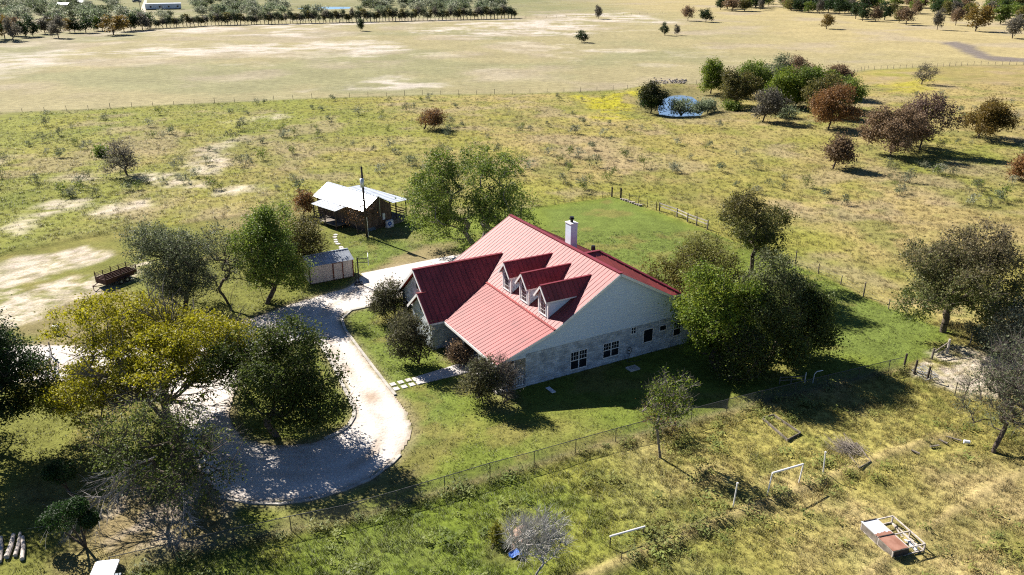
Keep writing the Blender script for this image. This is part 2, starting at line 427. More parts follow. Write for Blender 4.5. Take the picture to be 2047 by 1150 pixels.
LAWN_G = [(zone(p), s) for p, s in [
    ([(1090, 420), (1225, 400), (1330, 435), (1440, 480), (1420, 560), (1300, 560), (1200, 500), (1100, 470)], .9),
    ([(690, 625), (740, 612), (850, 740), (800, 770), (730, 700)], .6), ([(800, 800), (900, 770), (900, 900), (830, 950), (820, 850)], .85),
    ([(1640, 560), (1800, 620), (1880, 660), (1780, 720), (1640, 700)], .9), ([(690, 480), (850, 490), (880, 500), (740, 530), (690, 520)], .8),
    ([(1000, 880), (1250, 830), (1200, 880), (1060, 920)], .3)]]
YELLOW = [(zone(p), s) for p, s in [([(1145, 195), (1230, 188), (1290, 182), (1310, 200), (1255, 245), (1200, 238)], .85), ([(1770, 170), (1850, 160), (1840, 180), (1790, 186)], .6)]]
GULLY = zone([(1880, 86), (1915, 83), (1945, 92), (1985, 112), (2100, 122), (2100, 127), (1985, 122), (1945, 115), (1915, 100)])

def mixc(c, col, m): return c*(1-m[:, None]) + np.asarray(col)[None, :]*m[:, None]
def cover(x, y):
    """albedo, height and grass amount of the ground at world points"""
    n1, n2, n3 = fbm(x, y, 22, 1, 5, .6), fbm(x, y, 6, 2, 4, .6), fbm(x, y, 1.6, 3, 3, .6)
    nb = fbm(x, y, 60, 5, 5, .55)
    c = np.tile(np.array([.165, .172, .038]), (len(x), 1))                      # pasture green
    c = mixc(c, (.265, .21, .085), sstep(.40, .67, .5*n1+.3*n2+.2*nb + .0016*np.clip(x, -60, 90) + .0006*(y-90)))
    c = mixc(c, (.095, .125, .022), .5*sstep(.52, .7, n2))
    c = mixc(c, (.21, .195, .04), .5*sstep(.5, .72, fbm(x, y, 11, 9, 4)))
    c = mixc(c, (.26, .2, .13), .5*sstep(.56, .72, fbm(x, y, 9, 12, 4)))
    hgt = np.full(len(x), 1.0); grass = np.ones(len(x))
    # right-hand foreground: dry olive and tan
    fg = (y < 70).astype(float)*sstep(-2, 10, x+.25*(y-34))*sstep(20, 50, 100-y)
    c = mixc(c, (.27, .235, .07), fg*.8); c = mixc(c, (.37, .29, .135), fg*sstep(.40, .58, .6*n1+.4*n2)*.75)
    gl = sstep(16, 4, x+.3*(y-36))*(y < 60)                                     # vivid left foreground
    c = mixc(c, (.10, .142, .018), gl*.8); c = mixc(c, (.19, .185, .035), gl*sstep(.47, .62, n1*.6+n2*.4)*.7)
    c = mixc(c, (.08, .115, .018), sstep(.55, .7, n3)*.35*(y < 75))
    c = c*1.13
    # back fields
    mid = pmask(x, y, MIDPOLY, .8)
    back = 1-mid
    if back.max() > 0:
        b = np.tile(np.array([.27, .236, .128]), (len(x), 1))
        b = mixc(b, (.215, .208, .11), sstep(.42, .62, fbm(x, y, 45, 21, 5))*.85)
        b = mixc(b, (.35, .285, .14), sstep(20, 160, x+.1*y-40)*.85)
        b = mixc(b, (.30, .25, .185), sstep(.5, .7, fbm(x, y, 26, 23, 5))*.55)
        st = fbm(x, y, 14, 25, 5, .65)
        b = mixc(b, (.42, .37, .28), sstep(.56, .74, st)*.45*sstep(120, 20, x)*sstep(200, 260, y))
        for k, p in enumerate(BACK_BARE):
            m = pmask(x, y, p, 6, 14, 16, 40+k)
            b = mixc(b, (.47, .42, .36), m*.85*sstep(.40, .64, fbm(x*.6, y, 7, 60+k, 5, .65)))
        b = mixc(b, (.15, .16, .07), sstep(470, 560, y)*sstep(40, -60, x-.1*y)*.6)
        c = c*mid[:, None]+b*back[:, None]
        hgt = hgt*(mid + back*.4); grass = grass*mid
    edge = np.exp(-(ldist(x, y, MIDF)/1.4)**2)
    c = mixc(c, (.16, .16, .06), edge*.6)
    # yard
    ya = pmask(x, y, YARD, .25, .35, 2.0, 3)
    g = np.tile(np.array([.122, .152, .027]), (len(x), 1))
    g = mixc(g, (.18, .165, .045), sstep(.50, .74, .55*n1+.45*n2))
    g = mixc(g, (.15, .135, .04), sstep(-10, -24, x)*.55)
    for k, (p, s) in enumerate(LAWN_G):
        g = mixc(g, (.112, .145, .033), pmask(x, y, p, 1.6, 1.5, 4, 70+k)*s)
    stripe = .5+.5*np.sin((x*.77+y*.64)*2*np.pi/1.1)
    g = g*(1+.10*(stripe-.5)*sstep(.4, .6, n1))[:, None]
    g = mixc(g, (.18, .15, .05), sstep(.60, .72, fbm(x, y, 3.2, 31, 4))*.55)
    g = g*1.1
    c = c*(1-ya)[:, None]+g*ya[:, None]
    hgt = hgt*(1-ya)+.10*ya; grass = grass*(1-ya)
    for k, (p, s) in enumerate(YELLOW): c = mixc(c, (.34, .31, .02), pmask(x, y, p, 3, 6, 5, 80+k)*s*sstep(.36, .56, n2*.6+n3*.4))
    for k, (p, s) in enumerate(BROWN):
        m = pmask(x, y, p, 1.0, 1.4, 2.5, 90+k)*s
        m = m*.8; c = mixc(c, (.235, .18, .10), m); hgt = hgt*(1-m*.6); grass = grass*(1-m*.7)
    c = mixc(c, (.40, .33, .25), pmask(x, y, BROWN[1][0], 1.2, 2, 2.0, 97)*sstep(.5, .62, fbm(x, y, 1.8, 98, 4))*.8)
    for k, (p, s) in enumerate(WHITE_DIRT):
        far = 1+max(0, (p[:, 1].mean()-70)/40)
        m = pmask(x, y, p, .8*far, 2.2*far, 3.0*far, 110+k)*s*sstep(.38, .60, .55*fbm(x, y, 1.0*far, 130+k, 4, .7)+.45*fbm(x, y, 5*far, 170+k, 3, .6)+.085)*(.55+.45*sstep(.38, .56, fbm(x, y, .55*far, 190+k, 3, .6)))
        c = mixc(c, (.50, .43, .345), m); hgt = hgt*(1-m*.9); grass = grass*(1-m)
    c = mixc(c, (.17, .145, .125), pmask(x, y, GULLY, 1.5, 2, 6, 150))
    # wheel ridge, weed line along the fences, yard boundary
    for ln, w in ((TRACK, .5), (TRACK2, .35)):
        d = ldist(x, y, ln)
        m = np.exp(-(d/w)**2); c = mixc(c, (.33, .26, .12), m*.75); grass = grass*(1-.6*m)
    d = sdist(x, y, FENCE[::-1]) if False else ldist(x, y, FENCE)
    c = mixc(c, (.26, .21, .12), np.exp(-(d/.45)**2)*.5)
    dr = pmask(x, y, DRIVE, .5)*(1-pmask(x, y, ISLAND, .3))
    ed = np.exp(-(np.minimum(np.abs(sdist(x, y, DRIVE)), np.abs(sdist(x, y, ISLAND)))/.5)**2) if len(x) else 0
    c = mixc(c, (.30, .24, .16), ed*.5)
    hgt = hgt*(1-dr); grass = grass*(1-dr)*(1-ed)
    pd = np.clip(sdist(x, y, POND), -30, 30)
    c = mixc(c, (.15, .135, .06), np.exp(-(np.minimum(pd+2.5, 0)/3.5)**2)*.8); grass = grass*(pd < -1)
    z = hgt*(.16*(n3-.5)+.22*(n2-.5))*sstep(-3, -10, -0+0*x-8) if False else hgt*(.13*(n3-.5)+.16*(n2-.5))
    z = z*sstep(400, 100, y)+.0
    z = z+.14*np.exp(-(ldist(x, y, TRACK)/.40)**2)-.10*np.exp(-(ldist(x, y, TRACK+np.array([.35, -.75]))/.4)**2)+.12*np.exp(-(ldist(x, y, TRACK2)/.35)**2)
    z = z+.2*(1-ya)*sstep(72, 80, y)*sstep(12, 0, x)*sstep(200, 170, y)
    z = z-.05*dr
    z = z + np.where(pd > -4, -1.4*sstep(-4, 4, pd), 0)+.7*np.exp(-((pd+7)/3.0)**2)*sstep(G(1300, 200)[1], G(1300, 170)[1], y)
    fp = np.clip(sdist(x, y, FARPOND), -60, 60); z = z-1.5*sstep(-8, 6, fp)
    return c, z, grass, hgt

def axis(spec):
    out = [spec[0][0]]
    for (a, st) in spec[1:]:
        while out[-1] < a-1e-6: out.append(min(out[-1]+st, a))
    return np.array(out)
ys = axis([(-60, 0), (20, 8), (30, .6), (76, .28), (112, .5), (210, 1.0), (360, 2.0), (720, 4.0), (1000, 20), (2600, 200)])
xh = axis([(0, 0), (34, .3), (52, .45), (90, 1.0), (240, 2.5), (330, 6), (600, 40), (1800, 300)])
xs = np.concatenate([-xh[:0:-1], xh])
XX, YY = np.meshgrid(xs, ys)
gx, gy = XX.ravel(), YY.ravel()
gc, gz, _, _ = cover(gx, gy)
gz = gz*(np.abs(gx) < 400)*(gy < 760)
nx, ny = len(xs), len(ys)
idx = (np.arange(ny-1)[:, None]*nx+np.arange(nx-1)[None, :]).ravel()
ground = link_mesh('ground', np_mesh('ground', np.stack([gx, gy, gz], 1), np.stack([idx, idx+1, idx+nx+1, idx+nx], 1), gc, True), M['ground'])
tag(ground, kind='structure')
def gz_at(x, y): return float(cover(np.array([x, x+.01]), np.array([y, y]))[1][0])

# ------------------------------------------------------------------ driveway, walk, water, road
def sheet(name, outer, holes, z, m):
    import bmesh
    b = bmesh.new()
    for ring in [outer]+holes:
        vs = [b.verts.new((p[0], p[1], z)) for p in ring]
        for k in range(len(vs)): b.edges.new((vs[k], vs[(k+1) % len(vs)]))
    bmesh.ops.triangle_fill(b, use_beauty=True, use_dissolve=False, edges=b.edges[:])
    for f in b.faces:
        if f.normal.z < 0: f.normal_flip()
    me = bpy.data.meshes.new(name); b.to_mesh(me); b.free()
    return tag(link_mesh(name, me, m), kind='structure')
def smooth_ring(P, it=2):
    P = np.asarray(P)
    for _ in range(it):
        Q = np.roll(P, -1, 0); P = np.stack([P*.75+Q*.25, P*.25+Q*.75], 1).reshape(-1, 2)
    return P
def ragged(P, amp, seed):
    P = smooth_ring(P, 2); out = []
    r = np.random.default_rng(seed)
    for k in range(len(P)):
        a, b = P[k], P[(k+1) % len(P)]; L = np.linalg.norm(b-a); n = max(1, int(L/.5))
        for i in range(n): out.append(a+(b-a)*i/n + r.normal(0, amp, 2))
    return np.array(out)
def gravel_drive():
    st = .13
    lo, hi = DRIVE.min(0)-.5, DRIVE.max(0)+.5; lo[0] = max(lo[0], -75)
    ax, ay = np.arange(lo[0], hi[0], st), np.arange(lo[1], hi[1], st)
    X, Y = np.meshgrid(ax, ay); x, y = X.ravel(), Y.ravel(); n = len(ax)
    dO, dI = sdist(x, y, smooth_ring(DRIVE, 2)), -sdist(x, y, smooth_ring(ISLAND, 2))
    d = np.minimum(dO, dI)+.28*(fbm(x, y, .9, 401, 4, .65)-.5)
    dr_ = np.random.default_rng(3)
    c = np.tile(np.array([.60, .55, .50]), (len(x), 1))
    n1, n2 = fbm(x, y, 2.6, 402, 5, .65), fbm(x, y, .5, 403, 3, .6)
    c = mixc(c, (.50, .435, .375), sstep(.45, .68, n1)*.6); c = mixc(c, (.66, .62, .58), sstep(.5, .7, n2)*.45)
    path = GP([(800, 545), (720, 575), (655, 615), (640, 650), (662, 690), (700, 745), (745, 800), (768, 850), (748, 905), (690, 942), (600, 955), (500, 945), (430, 905), (395, 860), (355, 800), (250, 745), (60, 725)])
    q = ldist(x, y, path)
    c = mixc(c, (.35, .27, .19), np.exp(-(q/.38)**2)*sstep(.35, .6, fbm(x, y, 3.5, 405, 3))*.55)
    for off in (.85,): c = mixc(c, (.67, .63, .58), np.exp(-((q-off)/.28)**2)*.5)
    c = mixc(c, (.30, .235, .15), np.exp(-(np.maximum(d, 0)/.35)**2)*.75)
    c = mixc(c, (.15, .15, .035), np.exp(-(np.maximum(d, 0)/.3)**2)*sstep(.52, .62, fbm(x, y, .7, 406, 3))*.8)
    blot = G(745, 795); c = mixc(c, (.33, .22, .13), np.exp(-(np.hypot(x-blot[0], (y-blot[1])*.8)/.9)**2)*.55)
    z = .012+.012*(n2-.5)+.015*(n1-.5)
    i = (np.arange(len(ay)-1)[:, None]*n+np.arange(n-1)[None, :]).ravel()
    F = np.stack([i, i+1, i+n+1, i+n], 1); F = F[(d[F] > 0).all(1)]
    used = np.unique(F); remap = np.full(len(x), -1); remap[used] = np.arange(len(used))
    return tag(link_mesh('driveway', np_mesh('driveway', np.stack([x, y, z], 1)[used], remap[F], c[used], True), M['drive']), kind='structure')
gravel_drive()
def kerb(name, px, w, h, closed=False):
    P = smooth_ring(GP(px), 2) if closed else GP(px)
    b = MB()
    for k in range(len(P)-(0 if closed else 1)):
        a, c = P[k], P[(k+1) % len(P)]
        d = (c-a)/(np.linalg.norm(c-a)+1e-9)
        b.bar((a[0], a[1], h/2-.02), (c[0]+d[0]*.02, c[1]+d[1]*.02, h/2-.02), w, h+.04)
    return tag(b.build(name, M['kerb']), kind='structure')
kerb('driveway_kerb', [(612, 682), (642, 690), (655, 712), (668, 735), (685, 770), (700, 800), (708, 820), (707, 835), (697, 852), (680, 864), (650, 878)], .26, .09)
kerb('driveway_kerb', [(745, 612), (702, 621), (683, 638), (690, 660), (720, 700), (752, 742), (775, 772), (790, 790)], .22, .08)
kerb('driveway_kerb', [(800, 910), (786, 925), (742, 958), (690, 980), (620, 1000), (560, 1008), (500, 1006), (440, 994)], .2, .07)
b = MB()
wk = [G(823, 757), G(938, 722), G(958, 740), G(835, 770)]
b.prism([(p[0], p[1], -.05) for p in wk], (0, 0, .11))
tag(b.build('front_walk', M['concrete']), kind='structure')
b = MB()
pd = [G(905, 511), G(722, 547), G(745, 575), G(800, 592), G(960, 520)]
b.prism([(p[0], p[1], -.05) for p in pd], (0, 0, .075))
tag(b.build('garage_apron', M['concrete']), kind='structure')
for k, (u, v) in enumerate([(785.4, 768.8), (801, 764.6), (816.4, 760.5), (792, 777.8), (808, 773.6), (823.4, 769.3)]):
    P = G(u, v); d1 = (G(801, 764.6)-G(785.4, 768.8)); d1 = d1/np.linalg.norm(d1); d2 = np.array([-d1[1], d1[0], 0])
    w2 = .22
    q = [P+d1*w2*.95*i+d2*w2*1.05*j for i, j in ((-1, -1), (1, -1), (1, 1), (-1, 1))]
    o = MB().prism([(p[0], p[1], -.03) for p in q], (0, 0, .075)).build('paving_slab', M['concrete'])
    tag(o, 'pale square paving slab, '+['back', 'front'][k//3]+' row, '+['nearest the driveway kerb', 'middle of the row', 'nearest the front walk'][k % 3], 'slab', 'paving slabs at the end of the front walk')
for k, (u, v) in enumerate([(671, 470), (669.5, 474.5), (670.5, 480), (672, 484), (675.5, 488), (681, 494.5), (683, 497)]):
    P = G(u, v); r = np.random.default_rng(k)
    o = MB().prism([(P[0]+.26*math.cos(t)*r.uniform(.8, 1.2), P[1]+.3*math.sin(t)*r.uniform(.8, 1.2), -.02) for t in np.arange(0, 6.2, .9)], (0, 0, .07)).build('stepping_stone', M['concrete'])
    tag(o, 'pale flat stepping stone, '+['first', 'second', 'third', 'fourth', 'fifth', 'sixth', 'seventh'][k]+' from the cabin on the path to the shed', 'stepping stone', 'stepping stones from the cabin to the shed')
sheet('pond_water', smooth_ring(POND.mean(0)+(POND-POND.mean(0))*1.05, 2), [], -.74, M['water'])
sheet('far_pond_water', smooth_ring(FARPOND.mean(0)+(FARPOND-FARPOND.mean(0))*1.03, 2), [], -.92, M['water'])
rd = GP([(281.5, 26), (283, 14), (287, 4), (288.5, -3), (294, -3), (293.5, 4), (291, 14), (291, 26)])
sheet('far_dirt_road', rd, [], .05, M['road'])

# ------------------------------------------------------------------ grass tufts (scattered stuff)
def tuft_mesh(name, seed, n, h, spread, wid, leafy=False):
    r = np.random.default_rng(seed); V = []; F = []
    for k in range(n):
        a = r.uniform(0, 6.283); p = r.normal(0, spread, 2); lean = r.uniform(.15, .75)*h; hh = h*r.uniform(.5, 1.1)
        d = np.array([math.cos(a), math.sin(a)]); s = np.array([-d[1], d[0]])*wid*r.uniform(.6, 1.3)
        i = len(V)
        if leafy:
            z = r.uniform(.1, 1)*h; c = np.array([*p*1.2, z]); t = np.array([*d*wid*2.0, r.normal(.1, .4)*wid*2]); sd = np.array([*s, r.normal(0, .3)*wid])
            V += [c-t, c+sd, c+t, c-sd]; F.append((i, i+1, i+2, i+3))
        else:
            m = p+d*lean*.4; e = p+d*lean
            V += [np.array([*(p-s), -.04]), np.array([*(p+s), -.04]), np.array([*(m+s*.8), hh*.6]), np.array([*(m-s*.8), hh*.6]), np.array([*(e+s*.15), hh]), np.array([*(e-s*.15), hh])]
            F += [(i, i+1, i+2, i+3), (i+3, i+2, i+4, i+5)]
    me = np_mesh(name, V, F); me.materials.append(M['tuft'])
    return bpy.data.objects.new(name, me)
def scatter(name, label, P, scl, col, variants):
    n = len(P)
    me = bpy.data.meshes.new(name); me.vertices.add(n); me.vertices.foreach_set('co', np.asarray(P, np.float32).ravel())
    def attr(nm, ty, key, arr):
        a = me.attributes.new(nm, ty, 'POINT'); a.data.foreach_set(key, np.asarray(arr).ravel())
    attr('scl', 'FLOAT', 'value', scl.astype(np.float32))
    attr('rot', 'FLOAT', 'value', RNG.uniform(0, 6.283, n).astype(np.float32))
    attr('pick', 'INT', 'value', RNG.integers(0, len(variants), n).astype(np.int32))
    c4 = np.ones((n, 4), np.float32); c4[:, :3] = col
    attr('gcol', 'FLOAT_COLOR', 'color', c4)
    o = link_mesh(name, me, None)
    tag(o, label, 'grass', kind='stuff')
    ng = bpy.data.node_groups.new(name, 'GeometryNodeTree')
    ng.interface.new_socket('Geometry', in_out='INPUT', socket_type='NodeSocketGeometry')
    ng.interface.new_socket('Geometry', in_out='OUTPUT', socket_type='NodeSocketGeometry')
    N, L = ng.nodes, ng.links
    gi, go = N.new('NodeGroupInput'), N.new('NodeGroupOutput')
    iop = N.new('GeometryNodeInstanceOnPoints')
    g2i = N.new('GeometryNodeGeometryToInstance')
    for v in variants:
        oi = N.new('GeometryNodeObjectInfo'); oi.inputs['Object'].default_value = v
        L.new(oi.outputs['Geometry'], g2i.inputs[0])
    L.new(gi.outputs[0], iop.inputs['Points']); L.new(g2i.outputs[0], iop.inputs['Instance'])
    iop.inputs['Pick Instance'].default_value = True
    def named(nm, ty):
        a = N.new('GeometryNodeInputNamedAttribute'); a.data_type = ty; a.inputs['Name'].default_value = nm
        return a.outputs[0]
    L.new(named('pick', 'INT'), iop.inputs['Instance Index'])
    cx = N.new('ShaderNodeCombineXYZ'); L.new(named('rot', 'FLOAT'), cx.inputs[2]); L.new(cx.outputs[0], iop.inputs['Rotation'])
    L.new(named('scl', 'FLOAT'), iop.inputs['Scale'])
    L.new(iop.outputs[0], go.inputs[0])
    md = o.modifiers.new('scatter', 'NODES'); md.node_group = ng
    return o
T_TALL = [tuft_mesh('grass_tuft', 100+k, 18, .22, .15, .013) for k in range(4)]
T_WEED = [tuft_mesh('weed_clump', 200+k, 34, .42, .19, .045, True) for k in range(3)]
T_SHORT = [tuft_mesh('lawn_tuft', 300+k, 12, .085, .10, .012) for k in range(3)]
def pts_in(x0, x1, y0, y1, dens):
    n = int((x1-x0)*(y1-y0)*dens); return RNG.uniform(x0, x1, n), RNG.uniform(y0, y1, n)
def view_ok(x, y, pad=2):                       # inside the ground strip a camera near the photo's could see
    return np.abs(x) < .64*(y*_c+CAM_H*_s)+pad
def meadow(name, label, box, dens, variants, s0, s1, filt, own=None, cgain=1.0):
    x, y = pts_in(*box, dens); k = view_ok(x, y); x, y = x[k], y[k]
    c, z, g, h = cover(x, y)
    keep = filt(x, y, g, h)*1.0 > RNG.uniform(0, 1, len(x))
    x, y, z, c = x[keep], y[keep], z[keep], c[keep]
    cl = fbm(x, y, 1.3, 77, 3)
    sc = RNG.uniform(s0, s1, len(x))*(.55+.9*cl)
    if own is not None: c = c*.3+np.array(own)*.7
    c = c*(RNG.uniform(.82, 1.18, len(x))*cgain)[:, None]*np.stack([RNG.uniform(.9, 1.12, len(x)), np.ones(len(x)), RNG.uniform(.85, 1.1, len(x))], 1)
    return scatter(name, label, np.stack([x, y, z], 1), sc, c, variants)
meadow('pasture_grass', 'rough tufted green and straw coloured grass in the foreground pasture', (-36, 46, 30, 66), 17, T_TALL, .4, 1.0, lambda x, y, g, h: g*np.clip(1.6-(y-45)/25, .3, 1))
meadow('pasture_grass', 'rough tufted pasture grass in the middle distance behind the house', (-100, 135, 58, 215), 3.0, T_TALL, .5, 1.15, lambda x, y, g, h: g*np.clip(1.35-(y-60)/130, .08, 1))
meadow('lawn_grass', 'short mown yellow green lawn grass around the house', (-36, 45, 32, 92), 9, T_SHORT, .6, 1.3, lambda x, y, g, h: ((h < .35) & (h > .055) & (g < .5))*.9)
WEEDZ = [zone(p) for p in [[(1320, 1060), (1400, 1010), (1560, 960), (1700, 920), (1740, 960), (1600, 1000), (1450, 1060), (1340, 1100)], [(1200, 1110), (1260, 1070), (1480, 1040), (1480, 1080), (1320, 1110), (1230, 1135)],
                             [(1340, 880), (1450, 850), (1440, 930), (1360, 980)], [(1460, 830), (1600, 800), (1700, 830), (1560, 850)], [(1000, 1030), (1060, 1000), (1100, 1060), (1000, 1120)], [(1560, 1060), (1700, 1040), (1690, 1100), (1580, 1120)],
                             [(1800, 1100), (2060, 1040), (2060, 1160), (1820, 1160)], [(600, 1100), (900, 1050), (1000, 1150), (600, 1160)]]]
def weedy(x, y, g, h):
    m = np.zeros(len(x))
    for k, p in enumerate(WEEDZ): m = np.maximum(m, pmask(x, y, p, .8, 1.5, 2.5, 300+k)*(.5 if k < 4 else .08))
    m = np.maximum(m, np.exp(-(ldist(x, y, FENCE+np.array([.25, -.45]))/.35)**2)*.45)
    m = np.maximum(m, .04*sstep(.55, .65, fbm(x, y, 3, 55, 3)))
    return m*(g > .25)
WG = meadow('weeds', 'leafy green weeds along the wire fence and between the white pipe posts', (-30, 42, 31, 62), 7, T_WEED, .45, 1.2, weedy, own=(.145, .185, .042))

# ------------------------------------------------------------------ trees
def seg_tubes(P, Q, R0, R1, k):
    P, Q = np.asarray(P, float), np.asarray(Q, float); n = len(P)
    d = Q-P; d /= (np.linalg.norm(d, axis=1, keepdims=True)+1e-9)
    u = np.where(np.abs(d[:, 2:3]) > .95, np.array([[1., 0, 0]]), np.array([[0, 0, 1.]]))
    x = np.cross(d, u); x /= (np.linalg.norm(x, axis=1, keepdims=True)+1e-9); y = np.cross(d, x)
    an = np.arange(k)*2*np.pi/k
    ring = x[:, None, :]*np.cos(an)[None, :, None]+y[:, None, :]*np.sin(an)[None, :, None]
    A = P[:, None, :]+ring*np.asarray(R0)[:, None, None]; B = Q[:, None, :]+ring*np.asarray(R1)[:, None, None]
    V = np.concatenate([A, B], 1).reshape(-1, 3)
    base = (np.arange(n)*2*k)[:, None]
    j = np.arange(k); jn = (j+1) % k
    F = np.stack([base+j, base+jn, base+k+jn, base+k+j], 2).reshape(-1, 4)
    return V, F
def cat_mesh(parts):
    V, F, n = [], [], 0
    for v, f in parts:
        V.append(v); F.append(f+n); n += len(v)
    return np.concatenate(V), np.concatenate(F)
STY = {  # colour a, colour b, share of b
    'yellow': ((0.15, 0.165, 0.02), (0.30, 0.27, 0.015)), 'oak': ((0.058, 0.088, 0.018), (0.125, 0.155, 0.03)), 'dark': ((0.017, 0.041, 0.012), (0.043, 0.072, 0.019)),
    'grey': ((0.087, 0.109, 0.051), (0.181, 0.203, 0.109)), 'green': ((0.085, 0.14, 0.02), (0.20, 0.25, 0.04)), 'bright': ((0.087, 0.145, 0.017), (0.232, 0.275, 0.029)),
    'russet': ((0.20, 0.10, 0.035), (0.30, 0.165, 0.065)), 'rustgrey': ((0.165, 0.11, 0.06), (0.27, 0.185, 0.11)), 'olive': ((0.087, 0.087, 0.026), (0.189, 0.167, 0.043)),
    'rustolive': ((0.145, 0.102, 0.026), (0.246, 0.167, 0.036)), 'pond': ((0.131, 0.167, 0.087), (0.232, 0.275, 0.160)), 'greybrown': ((0.11, 0.10, 0.075), (0.18, 0.165, 0.125)),
    'scrub': ((0.22, 0.235, 0.15), (0.34, 0.36, 0.25)), 'myrtle': ((0.072, 0.080, 0.032), (0.160, 0.152, 0.072))}
def make_tree(seed, H, cx, cy, rx, ry, z0, nt=220, nl=50, leaf=.17, sty='oak', stems=1, fork=.3, tr=.22, lumps=9, spread=.5, twigs=3, tl=.6, bare_frac=0., topcol=None, lump_r=.5, stemspread=.3, tip=.012, flat=1.0, lean=(0, 0), hole=None, core=.62):
    r = np.random.default_rng(seed)
    ctr = np.array([cx, cy, (z0+H)/2]); rad = np.array([rx, ry, (H-z0)/2])
    # uneven crown: lumps inside the envelope
    L = []
    for k in range(lumps):
        zf = (k+r.uniform(.1, .9))/lumps; zc = .10+.88*zf; pr = math.sqrt(max(.05, 1-((zc-.42)/.62)**2)); a = r.uniform(0, 6.283)
        d = np.array([math.cos(a)*pr, math.sin(a)*pr, (zc-.5)*2*(1-lump_r*.35)/(1-lump_r)])
        L.append((ctr+d*rad*(1-lump_r)*np.array([1, 1, 0])*r.uniform(.5, 1.22)+d*rad*(1-lump_r)*np.array([0, 0, .86]), rad*lump_r*r.uniform(.7, 1.2)))
    L.append((ctr, rad*np.array([core, core, core*1.1])))
    T = []
    w = np.array([np.prod(l[1])**(2/3) for l in L]); w /= w.sum()
    pick = r.choice(len(L), nt*3, p=w)
    for k in pick:
        d = r.normal(size=3); d /= np.linalg.norm(d); p = L[k][0]+L[k][1]*d*r.uniform(.55, 1.0)**.6
        if hole and hole[0] < p[0] < hole[1] and p[1] < hole[2] and p[2] < hole[3]: continue
        if p[2] > z0*.7: T.append(p)
        if len(T) >= nt: break
    T = np.array(T)
    fz = fork*H
    nodes, par, kids = [], [], []
    def add(p, q): nodes.append(np.array(p, float)); par.append(q); return len(nodes)-1
    for s in range(stems):
        a = 6.283*s/stems+r.uniform(0, 1); off = np.array([math.cos(a), math.sin(a)])*(stemspread if stems > 1 else 0)
        q = add((off[0]*.25, off[1]*.25, -.15), -1); m = 5
        for i in range(1, m+1):
            t = i/m
            q = add((off[0]*(.25+t*2.2)+cx*t*.35+lean[0]*t+r.normal(0, .03)*H*.12, off[1]*(.25+t*2.2)+cy*t*.35+lean[1]*t+r.normal(0, .03)*H*.12, fz*t), q)
    f0 = np.array([cx*.35+lean[0], cy*.35+lean[1], fz])
    order = np.argsort(np.linalg.norm(T-f0, axis=1))
    ends = []
    step = max(.45, H*.07)
    for i in order:
        t = T[i]; N = np.array(nodes); dv = t-N; d = np.linalg.norm(dv, axis=1)
        dn = np.linalg.norm(N-f0, axis=1); dt = np.linalg.norm(t-f0)
        cost = d+.9*np.maximum(0, dn-dt)+.8*np.maximum(0, N[:, 2]-t[2])+np.where(N[:, 2] < fz*.75, H, 0)
        q = int(np.argmin(cost)); p = nodes[q]; n = max(1, int(d[q]/step))
        bow = np.array([0, 0, 1.])*d[q]*.10+r.normal(0, .05, 3)*d[q]
        for k in range(1, n+1):
            u = k/n; q = add(p+(t-p)*u+bow*(4*u*(1-u))*.6, q)
        ends.append(q)
    n = len(nodes); cnt = np.zeros(n)
    for e in ends: cnt[e] += 1
    for k in range(n-1, -1, -1):
        if par[k] >= 0: cnt[par[k]] += cnt[k]
    cnt = np.maximum(cnt, 1)
    ex = math.log(tr/tip)/math.log(max(cnt.max(), 2)); rr = tip*cnt**ex
    N = np.array(nodes); P_ = np.array(par); k = P_ >= 0
    A, B = N[P_[k]], N[k]; ra, rb = np.minimum(rr[P_[k]], rr[k]*1.35), rr[k]
    big = ra > .045
    parts = []
    if big.any(): parts.append(seg_tubes(A[big], B[big], ra[big], rb[big], 7))
    if (~big).any(): parts.append(seg_tubes(A[~big], B[~big], ra[~big], rb[~big], 3))
    tv, tf = cat_mesh(parts)
    E = N[np.array(ends)]
    # twigs
    cparts = []
    if twigs:
        S = np.repeat(E, twigs, 0); out = S-f0; out /= np.linalg.norm(out, axis=1, keepdims=True)
        d = out*.8+r.normal(0, .6, S.shape)+np.array([0, 0, .25]); d /= np.linalg.norm(d, axis=1, keepdims=True)
        e1 = S+d*tl*r.uniform(.5, 1.3, (len(S), 1))
        tw = seg_tubes(S, e1, np.full(len(S), tip*.7), np.full(len(S), tip*.35), 3)
    else: tw = None
    # leaves
    lv = None
    if nl:
        live = E[r.uniform(size=len(E)) > bare_frac]
        ca, cb = np.array(STY[sty][0]), np.array(STY[sty][1])
        per = np.maximum(3, r.normal(nl, nl*.35, len(live)).astype(int))
        ci = np.repeat(np.arange(len(live)), per); m = len(ci)
        rs = spread*r.uniform(.7, 1.3, len(live))
        C = live[ci]+r.normal(0, 1, (m, 3))*rs[ci, None]*np.array([1, 1, .75*flat])
        C[:, 2] = np.maximum(C[:, 2], .05)
        t = r.uniform(size=len(live)); hN = np.clip((live[:, 2]-z0)/(H-z0), 0, 1)
        mixv = np.clip(t[ci]*.85+r.uniform(-.25, .35, m), 0, 1)
        col = ca+(cb-ca)*mixv[:, None]
        if topcol is not None:
            k = np.clip((hN[ci]-.25)*1.6+r.uniform(-.3, .3, m), 0, 1)[:, None]; col = col*(1-k)+np.array(topcol)*(.75+.5*mixv[:, None])*k
        col = col*r.uniform(.75, 1.25, (m, 1))
        nr = r.normal(0, 1, (m, 3))+np.array([0, 0, .6]); nr /= np.linalg.norm(nr, axis=1, keepdims=True)
        ax = np.cross(nr, r.normal(0, 1, (m, 3))); ax /= np.linalg.norm(ax, axis=1, keepdims=True)+1e-9; bx = np.cross(nr, ax)
